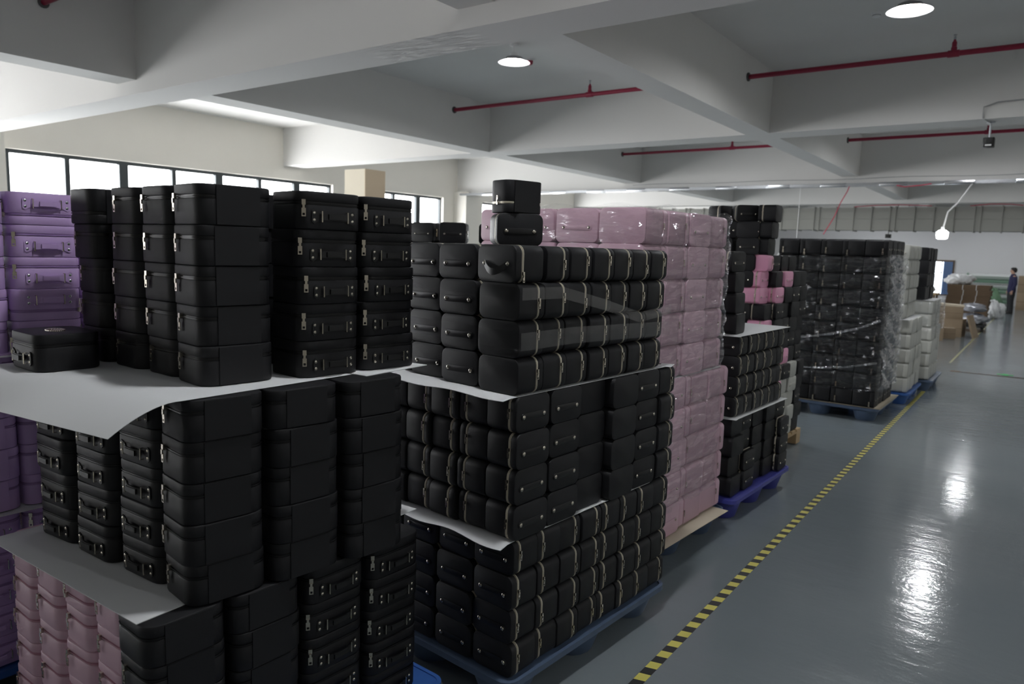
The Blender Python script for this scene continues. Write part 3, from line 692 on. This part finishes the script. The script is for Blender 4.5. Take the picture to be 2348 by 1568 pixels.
def crumple(s, t):
    u = -.05+.72*s; z = .36+1.46*t
    v = -.045-.03*abs(sin(7*u+9*z))*(.4+.6*sin(3.1*z)**2)-.018*sin(31*z+11*u)-.012*sin(53*u-23*z)
    x, y = F6.p(u+.02*sin(17*z), v)
    return (x, y, z)
tag(MB().grid(crumple, 50, 90).build('loose_film', 'loose_film', smooth=70), 'loose crumpled grey film hanging on the aisle side of wrapped stack', 'film', 'stretch film wraps')
def rope(pts, r, label):
    return tag(MB().tube([(*F6.p(u, v), z) for u, v, z in pts], r, 6).build('film_rope', 'loose_film'), label, 'film', 'stretch film wraps')
rope([(-.045, 1.15, .84), (-.05, .8, .87), (-.05, .5, .93), (-.05, .2, 1.02), (-.05, .0, 1.12)], .014, 'twisted film rope slanting across the wrapped black stack')
rope([(-.045, 1.15, .62), (-.05, .9, .52), (-.05, .6, .54), (-.05, .3, .58), (-.05, .0, .66)], .012, 'lower twisted film rope across the wrapped black stack')

# ================================================================== pallet 7: white cases
F7 = Frame(-1.24, 9.96, 0)
plastic_pallet(Frame(-1.2, 9.93, 0), 1.1, 1.1, .15, 'bright_blue_plastic', 'bright blue plastic pallet under the white stack')
G7 = 'white cases on the blue pallet'
for k in range(10):
    z = .152+k*.18+(.003 if k > 4 else 0); dv = 0 if k < 5 else .10
    for c in range(4):
        x, y = F7.p(.13+c*.245+(0 if k < 5 else -.02), .118+dv+jit(.008)); r = (180 if k > 4 else 90)
        Z(PW, 'white_train_case', x, y, z, radians((0 if k > 4 and c == 0 else r)+jit(2)), 'white case, %s layer up, %s along aisle, white stack' % (ORD[k+1], ORD[c+1]), G7, k > 4 and c == 0, 0)
    x, y = F7.p(.13, .37+dv); Z(PW, 'white_train_case', x, y, z, radians(jit(2)), 'white case, %s layer up, %s of front row, white stack' % (ORD[k+1], 'second'), G7, True, 0)
frsheet(F7, -.03, 1.06, .03, .6, .1515+5*.18+.0025, 'crumpled white sheet between the tiers of the white stack', wav=.03, edge=.06)
# ================================================================== pallet 8
F8 = Frame(-1.16, 11.3, 0)
plastic_pallet(Frame(-1.1, 11.27, 0), 1.1, 1.1, .15, 'blue_plastic', 'dark blue plastic pallet under the farthest white and black stack')
G8 = 'cases on the farthest pallet'
for k in range(6):
    z = .152+k*.18
    for c in range(4):
        x, y = F8.p(.13+c*.245, .118+jit(.01)+(.02 if k > 3 else 0)); Z(PW, 'white_train_case', x, y, z, radians(90+jit(2)), 'white case, %s layer up, %s along aisle, farthest stack' % (ORD[k+1], ORD[c+1]), G8, False, 0)
    x, y = F8.p(.13, .37); Z(PW, 'white_train_case', x, y, z, radians(180), 'white case, %s layer up, second of front row, farthest stack' % ORD[k+1], G8, False, 0)
for k in range(4):
    z = .152+6*.18+.004+k*.178
    for c in range(4):
        x, y = F8.p(.15+c*.245, .25+jit(.008)); Z(PB_, 'black_hard_case', x, y, z, radians((90 if c % 2 else 180)+jit(2)), 'black case, %s layer up, %s along aisle atop the farthest stack' % (ORD[k+1], ORD[c+1]), G8, False, 0)
frsheet(F8, .0, 1.02, .02, .6, .152+6*.18+.0035, 'white sheet between white and black cases, farthest stack', wav=.012, edge=.05)
film(F8, -.02, 1.02, -.03, .6, .8, 1.25, 'clear film around the white cases of the farthest stack', .01, 12, nz=40)
tag(MB().rprism(.30, .24, 0, .58, .012, .006).build('white_carton', 'white_leather', loc=(-1.4, 11.02, 0)), 'tall plain white carton standing before the farthest stack', 'carton')

# ================================================================== wrapped stack behind, by the window side
FB = Frame(-3.98, 4.9, -2)
plastic_pallet(Frame(-3.94, 4.87, -2), 1.12, 1.2, .15, 'blue_plastic', 'blue plastic pallet behind the nearest stacks, towards the windows')
GB = 'black cases on the rear wrapped pallet'
for k in range(10):
    z = .152+k*hB
    if k == 9: break
    for c in range(5):
        x, y = FB.p(.12, .112+c*.229); Z(PB_, 'black_hard_case', x, y, z, FB.a+radians(-90+jit(1)), 'black case, %s layer up, %s of front row, rear wrapped stack' % (ORD[k+1], ORD[c+1]), GB, False, 1)
    for c in range(1, 4):
        x, y = FB.p(.125+c*.245, .112); Z(PB_, 'black_hard_case', x, y, z, FB.a+radians(90+jit(1)), 'black case, %s layer up, %s along right side, rear wrapped stack' % (ORD[k+1], ORD[c+1]), GB, False, 0)
for i, (u, v, r) in enumerate(((.13, .36, 35), (.15, .70, 10), (.2, .99, -20), (.42, .12, 20))):
    x, y = FB.p(u, v); Z(PB_, 'black_hard_case', x, y, .152+9*hB+.001, FB.a+radians(r), 'black case lying loose atop the rear wrapped stack, %s from the right' % ORD[(2, 3, 4, 1)[i]], GB, i < 2, 1)
film(FB, -.02, 1.0, -.02, 1.16, .3, .152+9*hB-.01, 'clear film around the rear black stack near the windows', .01, 21)
tag(MB().box(-.012, .012, -.2, .2, 0, .30).box(-.03, -.015, -.2, .2, 0, .26).build('brown_board', 'carton', smooth=0, loc=(*FB.p(.72, .2), .152+9*hB), rot=(0, .35, .3)), 'brown boards leaning atop the rear wrapped stack', 'board')

# ================================================================== ceiling services
def pipe(y, z, x0, x1, tees, label):
    o = empty('sprinkler_pipe', (x0, y, z)); tag(o, label, 'pipe', 'red sprinkler pipes')
    L_ = x1-x0
    MB().tube([(0, 0, 0), (L_, 0, 0)], .032, 12).build('pipe', 'red_pipe', o)
    fm = MB().lathe([(.055, 0), (.06, .012), (.055, .024)], 14, Matrix.Rotation(pi/2, 4, 'Y')).mesh('flange', 'pipe_flange')
    link('flange', fm, o, (0, 0, 0)); link('flange', fm, o, (L_-.024, 0, 0))
    for t in tees:
        h_ = MB().lathe([(.032, 0), (.032, .07), (.026, .075), (.026, .13), (.018, .14), (.012, .16)], 12).tube([(-.06, 0, 0), (-.04, 0, 0), (.04, 0, 0), (.06, 0, 0)], .041, 12).build('riser', 'red_pipe', o, loc=(t-x0, 0, 0))
        MB().lathe([(.012, .16), (.012, .18), (.006, .185), (.006, .21), (.022, .212), (.022, .216)], 10).box(-.014, -.010, -.003, .003, .17, .212).box(.010, .014, -.003, .003, .17, .212).build('sprinkler_head', 'steel', h_)
pipe(10.3, 4.22, -8.92, -3.93, (-6.1,), 'red sprinkler pipe under the ceiling bay with the central lamp')
pipe(10.25, 4.2, -3.57, 1.40, (-1.13,), 'red sprinkler pipe in the near bay above the aisle')
pipe(16.8, 4.22, -8.92, -3.93, (-6.1,), 'red sprinkler pipe in the second bay left of the aisle')
pipe(16.5, 4.2, -3.57, 1.40, (-1.12,), 'red sprinkler pipe in the second bay above the aisle')
pipe(3.6, 4.22, -14.6, -9.37, (-11.5,), 'red sprinkler pipe end at the top left of the view')
pipe(3.59, 4.21, -8.92, -3.93, (-6.4,), 'red sprinkler pipe above the nearest stacks')

def lamp(x, y, label):
    o = empty('pendant_lamp', (x, y, ZC)); tag(o, label, 'lamp', 'round ceiling lamps')
    MB().lathe([(.065, 0), (.065, -.02), (.05, -.03), (.018, -.03), (.018, -.11), (.05, -.115), (.06, -.13), (.06, -.17)][::-1], 16).build('mount', 'lamp_white', o)
    MB().lathe([(.02, -.170), (.112, -.172), (.122, -.19), (.215, -.24)], 28, cap0=True, cap1=False).build('shade', 'lamp_reflector', o)
    MB().lathe([(.0005, -.203), (.07, -.202), (.104, -.196), (.106, -.178), (.0005, -.177)], 24).build('diffuser', 'lamp_glow', o)
lamp(-6.09, 8.25, 'round ceiling lamp lit in the bay above the pink stack')
lamp(-1.37, 8.55, 'round ceiling lamp lit at the top right over the aisle')
lamp(-1.30, 15.1, 'round ceiling lamp over the aisle, one bay beyond the nearest beam')
lamp(-6.28, 15.1, 'round ceiling lamp over the stacks, second bay from the camera')
lamp(-1.30, 21.6, 'round ceiling lamp over the aisle, third bay away')
lamp(-6.28, 21.6, 'round ceiling lamp over the rear stacks, third bay away')
lamp(-1.30, 28.5, 'round ceiling lamp over the aisle, fourth bay away')
lamp(-1.30, 1.85, 'round ceiling lamp above the viewer, over the near aisle')
lamp(4.2, 1.85, 'round ceiling lamp in the near bay right of the viewer')
lamp(-6.28, 28.5, 'added round fill lamp over the rear left, fourth bay away')  # added fill lamp, lifts the brightness of the far wall
lamp(-1.30, 34.8, 'added round fill lamp nearest the far wall, over the aisle')  # added close to the far wall only to brighten it
lamp(-6.28, 34.8, 'added round fill lamp nearest the far wall, to the left')  # added as well, brightens the left part of the far wall
lamp(4.2, 28.5, 'added round fill lamp beyond the right edge, fourth bay')  # unseen lamp added beyond the frame to light the far end
lamp(4.2, 8.5, 'round ceiling lamp beyond the right edge of the aisle, near bay')
lamp(4.2, 15.1, 'round ceiling lamp beyond the right edge of the aisle, second bay')
o = empty('smoke_detector', (-1.81, 9.25, ZC)); tag(o, 'small white smoke detector on the ceiling left of the right lamp', 'detector')
MB().lathe([(.028, -.05), (.04, -.045), (.045, -.03), (.05, -.02), (.055, 0)], 16).build('body', 'lamp_white', o); MB().lathe([(.046, -.032), (.046, -.026)], 16).build('vent', 'black_plastic', o)
o = empty('alarm_beacon', (-6.36, 9.0, ZC)); tag(o, 'small red alarm beacon on the ceiling beside the central lamp', 'alarm')
MB().lathe([(.06, -.02), (.06, 0)], 14).build('base', 'lamp_white', o); MB().lathe([(.03, -.075), (.045, -.06), (.05, -.02)], 14).build('dome', 'red_pipe', o)

# cable trunking along the third beam
o = empty('cable_trunking', (-15.0, 17.72, 3.40)); tag(o, 'long shiny cable trunking strung below the third ceiling beam', 'trunking')
MB().box(0, 21, -.07, .07, -.03, .035).build('channel', 'steel', o, 0)
sg = MB().rprism(.55, .15, -.034, .04, .01, .003).mesh('cover', 'steel')
for k in range(17): link('cover', sg, o, (1.2+k*1.22, 0, 0))
def wire(pts, r, m, name, label, cat='cable', group=None):
    return tag(MB().tube(pts, r, 6).build(name, m), label, cat, group)
wire([(-9.0+.5*k, 17.62, 3.53+.012*sin(k*1.1)) for k in range(31)], .008, 'grey_cable', 'grey_cable', 'thin grey cable sagging along above the shiny trunking')
wire([(-3.70, 17.68, 3.38), (-3.72, 17.6, 3.25), (-3.83, 17.55, 3.0), (-3.92, 17.5, 2.7), (-4.1, 17.4, 2.3)], .011, 'red_cable', 'red_cable', 'red cable dangling from the trunking above the wrapped black stack')
wire([(-2.75, 17.6, 3.36), (-2.6, 17.62, 3.33), (-2.3, 17.6, 3.35), (-2.1, 17.6, 3.38)], .010, 'red_cable', 'red_cable', 'short red cable loop under the trunking above the aisle')
wire([(-4.75, 17.7, 3.38), (-4.75, 17.7, 2.0)], .008, 'lamp_white', 'hanging_conduit', 'thin white conduit dropping from the trunking beside the black heap')
# hanging bulb
o = empty('hanging_bulb', (-1.78, 17.3, 2.28)); tag(o, 'glowing white bulb hanging on a bent rod over the far aisle', 'lamp')
MB().tube([(.42, .42, 1.13), (.2, .1, .68), (.06, 0, .5), (0, 0, .14)], .014, 8).build('rod', 'lamp_white', o)
MB().lathe([(.05, .13), (.035, .16), (.03, .2)][::1], 14).build('socket', 'lamp_white', o)
MB().lathe([(.06, -.05), (.10, -.03), (.11, .03), (.11, .09), (.06, .13)], 18).build('globe', 'bulb_glow', o)
# camera on beam 2
o = empty('security_camera', (-.77, 11.6, 3.605)); tag(o, 'small black security camera hanging from the second ceiling beam', 'camera')
MB().lathe([(.05, 0), (.05, -.015), (.014, -.02), (.014, -.20)][::-1], 12).build('bracket', 'steel', o)
MB().rprism(.13, .16, -.33, -.21, .02, .008).build('housing', 'black_plastic', o); MB().box(-.035, .035, -.085, -.079, -.32, -.30).build('label_plate', 'lamp_white', o, 0)
MB().lathe([(.03, 0), (.03, .012)], 14, Matrix.Translation((0, -.08, -.26)) @ AX).build('lens', 'black_zip_tape', o)
wire([(-.77, 11.6, 3.59), (-.85, 11.35, 3.62), (-.85, 11.33, 3.75), (-.7, 11.33, 3.80), (.6, 11.33, 3.83), (1.4, 11.33, 3.84)], .010, 'grey_cable', 'camera_cable', 'grey cable looping along the beam to the security camera')

# air duct
o = empty('air_duct', (-16, 26.2, 2.72)); tag(o, 'long galvanised rectangular air duct in flanged sections before the far wall', 'duct')
sec2 = MB().box(.015, .147, -.3, .3, 0, .72).mesh('section', 'galvanised', 0); sec = MB().box(.015, .516, -.3, .3, 0, .358).box(.015, .516, -.3, .3, .362, .72).mesh('section', 'galvanised', 0); flg = MB().box(-.016, .016, -.33, .33, -.03, .75).mesh('flange', 'galvanised', 0)
x = .6; k = 0
while x < 20:
    link('section', sec, o, (x, 0, 0)); link('flange', flg, o, (x, 0, 0)); k += 1; x += .53
    if k % 4 == 0:
        link('flange', flg, o, (x, 0, 0)); link('section', sec2, o, (x, 0, 0)); x += .16
hg = MB().box(-.008, .008, -.008, .008, .72, 1.78).mesh('hanger', 'steel', 0)
for xx in (4, 8, 12.05, 12.35, 16): link('hanger', hg, o, (xx, -.2, 0))
wire([(-5.2, 25.8, 3.46), (-4.6, 25.8, 3.50), (-3.8, 25.8, 3.51), (-3.0, 25.8, 3.47)], .012, 'red_cable', 'red_cable', 'red cable lying along the duct top, left piece')
wire([(-2.0, 25.8, 3.46), (-1.5, 25.8, 3.51), (-1.0, 25.8, 3.50), (-.7, 25.8, 3.46)], .012, 'red_cable', 'red_cable', 'red cable lying along the duct top, right piece')
tag(MB().rprism(.16, .14, 0, .12, .02, .006).tube([(0, 0, .12), (0, 0, .25)], .012, 6).build('wall_camera', 'black_plastic', loc=(-4.1, 25.6, 2.47)), 'tiny black camera under the air duct', 'camera')

# beige boxed pillar near the windows
o = empty('boxed_pillar', (-11.3, 10.35, 0)); tag(o, 'tall beige boxed pillar standing in front of the windows', 'pillar')
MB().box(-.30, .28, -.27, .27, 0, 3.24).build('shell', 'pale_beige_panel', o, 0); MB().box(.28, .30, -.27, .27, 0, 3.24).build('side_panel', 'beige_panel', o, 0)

# ================================================================== far end of the hall
def carton(x, y, z, w_, d_, h_, rz, label, m='carton', name='cardboard_carton', group='brown cartons at the far end'):
    o = MB().rprism(w_, d_, 0, h_, .006, .004, 2).build(name, m, loc=(x, y, z), rot=(0, 0, rz)); tag(o, label, 'carton', group)
    MB().box(-w_/2-.001, w_/2+.001, -.03, .03, h_*.72, h_+.0015).build('packing_tape', 'pale_board', o, 0)
    MB().box(-w_/2, w_/2, -d_/2-.0015, -d_/2+.001, h_*.48, h_*.5).build('flap_edge', 'dark_carton', o, 0)
    return o
carton(-2.0, 19.2, 0, .5, .5, .6, .1, 'upright brown carton beside the farthest white stack')
carton(-1.72, 19.75, 0, .28, .3, .25, .3, 'small brown carton on the floor beside the upright carton')
carton(-1.75, 20.5, 0, .6, .5, .42, -.1, 'wide brown carton under the tan boards')
carton(-1.78, 20.5, .421, .55, .45, .3, .1, 'brown carton stacked on the wide carton')
o = MB().box(-.02, .02, -.3, .3, 0, .55).build('leaning_board', 'carton', smooth=0, loc=(-1.20, 20.5, .0), rot=(0, -.3, -.1)); tag(o, 'brown board leaning against the stacked cartons', 'board')
tag(MB().rprism(.7, .5, 0, .05, .01, .006).build('folded_board', 'pale_board', loc=(-1.85, 20.6, .722), rot=(0, .05, .1)), 'pale board lying on the stacked cartons', 'board')
# bundles of flat cartons
bz_ = 0
for k in range(7):
    hh = .165
    o = empty('flat_carton_bundle', (-1.82+jit(.03), 26.2+jit(.03), bz_), (0, 0, jit(.03))); tag(o, 'bundle of flat brown cartons, %s from the bottom of the dark stack' % ORD[k+1], 'cartons', 'flat carton bundles')
    for q in range(3): MB().box(-.55+jit(.015), .55+jit(.015), -.4, .4, q*.053, q*.053+.05).build('flat_carton', 'dark_carton', o, 0)
    MB().box(-.15, -.135, -.404, .404, -.0, .159).build('strap', 'white_plastic', o, 0); MB().box(.2, .215, -.404, .404, -.0, .159).build('strap', 'white_plastic', o, 0)
    bz_ += .16
def blob(name, loc, sx, sy, sz, m, label, cat, seed=1, rough=.12):
    rr = random.Random(seed); ph = [rr.uniform(0, 6.3) for _ in range(6)]
    def fn(u, v):
        a = 2*pi*u; b_ = pi*(v-.5)*.998; q = 1+rough*(sin(3*a+ph[0]+4*b_)+.7*sin(7*a+5*b_+ph[1])+.5*sin(11*a-9*b_+ph[2]))
        z = sin(b_)*.5*q
        return (cos(b_)*cos(a)*sx/2*q, cos(b_)*sin(a)*sy/2*q, max(-.42, z)*sz+.42*sz)
    return tag(MB().grid(fn, 36, 18, True).build(name, m, loc=loc, smooth=50), label, cat)
blob('plastic_bag', (-2.1, 26.2, bz_), .75, .5, .33, 'white_plastic', 'bulging white plastic bag on the dark flat carton stack', 'bag', 2)
def bundle(x, y, z, w_, d_, h_, m, label, seed):
    return blob('wrapped_bundle', (x, y, z), w_, d_, h_, m, label, 'bundle', seed, .09)
bw = empty('low_trolley', (-1.42, 22.6, 0)); tag(bw, 'low dark trolley under the silver wrapped bundles', 'trolley')
MB().rprism(.6, .8, .12, .18, .03, .01).build('deck', 'black_plastic', bw)
wm = MB().lathe([(.05, -.02), (.06, -.012), (.06, .012), (.05, .02)], 14, Matrix.Rotation(pi/2, 4, 'Y')).mesh('wheel', 'black_plastic')
for sx in (-1, 1):
    for sy in (-1, 1): link('wheel', wm, bw, (sx*.22, sy*.3, .06))
bundle(-1.42, 22.6, .181, .66, .8, .30, 'silver_film', 'lower silver wrapped bundle on the low trolley', 4)
bundle(-1.45, 22.65, .50, .6, .7, .24, 'silver_film', 'upper silver wrapped bundle on the low trolley', 5)
blob('white_sack', (-1.27, 28.3, 0), .38, .5, .62, 'white_plastic', 'white plastic sack standing beside the dark carton stack', 'sack', 6)
blob('white_sack', (-1.1, 28.8, 0), .28, .4, .5, 'white_plastic', 'smaller white plastic sack behind the first sack', 'sack', 16)
blob('green_sack', (-1.42, 30.2, 0), .6, .6, 1.0, 'green_bag', 'large dull green sack behind the white sacks', 'sack', 7, .06)
blob('small_bag', (-1.28, 33.6, 0), .4, .35, .28, 'white_plastic', 'small white bag on the floor beside the standing person', 'bag', 9)
# fabric rolls on a rack
rk = empty('roll_rack', (-1.9, 37.3, 0)); tag(rk, 'steel rack for fabric rolls against the far wall', 'rack')
for sx in (-.8, .8):
    MB().box(sx-.03, sx+.03, -.25, -.19, 0, 1.36).box(sx-.03, sx+.03, .19, .25, 0, 1.36).build('upright', 'green_roll', rk, 0)
for k in range(6): MB().box(-.83, .83, -.25, .25, .12+k*.21, .135+k*.21).build('shelf', 'green_roll', rk, 0)
for k in range(6):
    o = MB().lathe([(.02, -.78), (.085, -.775), (.085, .775), (.02, .78)], 18, Matrix.Rotation(pi/2, 4, 'Y')).build('fabric_roll', 'white_roll' if k % 2 else 'green_roll', loc=(-1.9+jit(.04), 37.22, .135+.0855+k*.21))
    tag(o, '%s fabric roll on %s shelf of the far rack' % ('white' if k % 2 else 'green', ORD[k+1]), 'roll', 'fabric rolls on the far rack')
for i, (x, z, h_) in enumerate(((-.45, 0, .68), (-.45, .681, .66))):
    carton(x, 35.0, z, .75, .6, h_, 0, '%s big brown carton behind the person, at the right edge' % ('lower', 'upper')[i])
o = empty('work_table', (-2.9, 25.2, 0)); tag(o, 'low table with white goods left of the dark carton stack', 'table')
MB().box(-.35, .35, -.4, .4, .80, .84).build('tabletop', 'wood', o, 0)
for sx in (-1, 1):
    for sy in (-1, 1): MB().box(sx*.3-.025, sx*.3+.025, sy*.35-.025, sy*.35+.025, 0, .80).build('leg', 'dark_carton', o, 0)
blob('cloth_pile', (-2.9, 25.2, .84), .5, .5, .35, 'white_plastic', 'white cloth pile on the low far table', 'cloth', 11)

# ------------------------------------------------------------------ the person
def skin(name, pts, edges, m, parent=None, loc=(0, 0, 0), rz=0, lv=2):
    me = bpy.data.meshes.new(name); me.from_pydata([p[:3] for p in pts], edges, []); o = bpy.data.objects.new(name, me); col.objects.link(o)
    md = o.modifiers.new('s', 'SKIN'); sd = me.skin_vertices[0].data
    for i, p in enumerate(pts): sd[i].radius = (p[3], p[4] if len(p) > 4 else p[3])
    sd[0].use_root = True
    sb = o.modifiers.new('d', 'SUBSURF'); sb.levels = lv; sb.render_levels = lv
    dg = bpy.context.evaluated_depsgraph_get(); dg.update()
    nm = bpy.data.meshes.new_from_object(o.evaluated_get(dg)); nm.name = name; bpy.data.objects.remove(o)
    nm.materials.clear(); nm.materials.append(MATS[m]); nm.polygons.foreach_set('use_smooth', [True]*len(nm.polygons))
    return link(name, nm, parent, loc, (0, 0, rz))
PS = 1.62/1.70
# faces -X locally means looking left; build facing -Y then turn
body = [(0, 0, .92, .10, .085), (0, .01, 1.10, .12, .09), (0, .01, 1.30, .13, .09), (0, .01, 1.42, .09, .07), (0, 0, 1.47, .052), (0, -.005, 1.53, .062), (0, -.015, 1.61, .082, .092), (0, -.01, 1.685, .06, .07),
        (.19, .01, 1.38, .055), (.24, .03, 1.12, .045), (.23, -.03, .90, .034), (.225, -.05, .83, .026, .038), (-.19, .01, 1.38, .055), (-.24, .03, 1.12, .045), (-.23, -.03, .90, .034), (-.225, -.05, .83, .026, .038),
        (.09, 0, .84, .085), (.10, -.01, .48, .058), (.10, .02, .10, .042), (.10, -.06, .035, .035), (-.09, 0, .84, .085), (-.10, -.01, .48, .058), (-.10, .02, .10, .042), (-.10, -.06, .035, .035), (0, -.112, 1.60, .014)]
be = [(0, 1), (1, 2), (2, 3), (3, 4), (4, 5), (5, 6), (6, 7), (3, 8), (8, 9), (9, 10), (10, 11), (3, 12), (12, 13), (13, 14), (14, 15), (0, 16), (16, 17), (17, 18), (18, 19), (0, 20), (20, 21), (21, 22), (22, 23), (6, 24)]
sc_ = lambda L_: [tuple(q*PS for q in p) for p in L_]
person = skin('person', sc_(body), be, 'skin', None, (-.93, 31.95, 0), -1.25)
tag(person, 'person in dark blue jacket and dark trousers standing far down the aisle', 'person')
def loft(b, pts, n=16):
    # elliptical sections (x, y, z, rx, ry) stacked into a closed tube
    return b.rings([[((x+rx*cos(2*pi*k/n))*PS, (y+ry*sin(2*pi*k/n))*PS, z*PS) for k in range(n)] for x, y, z, rx, ry in pts])
jk = loft(MB(), [(0, .0, .80, .165, .125), (0, 0, .84, .175, .135), (0, 0, 1.0, .17, .13), (0, .01, 1.2, .185, .13), (0, .015, 1.34, .20, .12), (0, .015, 1.40, .195, .11), (0, .012, 1.435, .15, .095), (0, .01, 1.47, .085, .08), (0, .005, 1.50, .07, .07)])
for s in (-1, 1): loft(jk, [(s*.235, -.035, .88, .045, .05), (s*.24, -.02, .95, .052, .056), (s*.25, .03, 1.12, .06, .062), (s*.225, .015, 1.3, .068, .07), (s*.185, .012, 1.385, .07, .075), (s*.12, .012, 1.42, .05, .05)][::1], 12)
jk.build('jacket', 'navy_cloth', person, 60)
tr_ = loft(MB(), [(0, 0, .76, .15, .115), (0, 0, .85, .16, .125), (0, 0, .95, .15, .115)])
for s in (-1, 1): loft(tr_, [(s*.10, .015, .06, .065, .075), (s*.10, .01, .3, .068, .075), (s*.098, -.005, .5, .075, .08), (s*.085, 0, .72, .09, .105), (s*.08, 0, .84, .085, .1)], 14)
tr_.build('trousers', 'dark_cloth', person, 60)
loft(MB(), [(0, .045, 1.55, .05, .04), (0, .04, 1.60, .083, .07), (0, .022, 1.66, .095, .098), (0, .0, 1.71, .088, .10), (0, .0, 1.745, .05, .06), (0, .0, 1.75, .01, .01)]).build('hair', 'hair', person, 60)
for s in (-1, 1):
    loft(MB(), [(s*.10, -.055, .0, .052, .15), (s*.10, -.055, .03, .054, .155), (s*.10, -.02, .07, .05, .11), (s*.10, .02, .10, .045, .06)]).build('shoe', 'shoe', person, 60)
    hd = [(s*.225, -.045, .86, .026, .03), (s*.225, -.055, .80, .018, .036)]; he = [(0, 1)]
    for f_ in range(4):
        k = len(hd); y0 = -.085+f_*.02; ln = (.055, .065, .06, .045)[f_]
        hd += [(s*.225, y0, .775, .009), (s*.218, y0-.004, .775-ln*.5, .0085), (s*.208, y0-.002, .775-ln, .007)]; he += [(1, k), (k, k+1), (k+1, k+2)]
    k = len(hd); hd += [(s*.215, -.10, .815, .010), (s*.21, -.115, .775, .008)]; he += [(0, k), (k, k+1)]
    skin('hand', sc_(hd), he, 'skin', person, lv=1)
print('cases', NCASE[0], 'objects', len(bpy.data.objects))
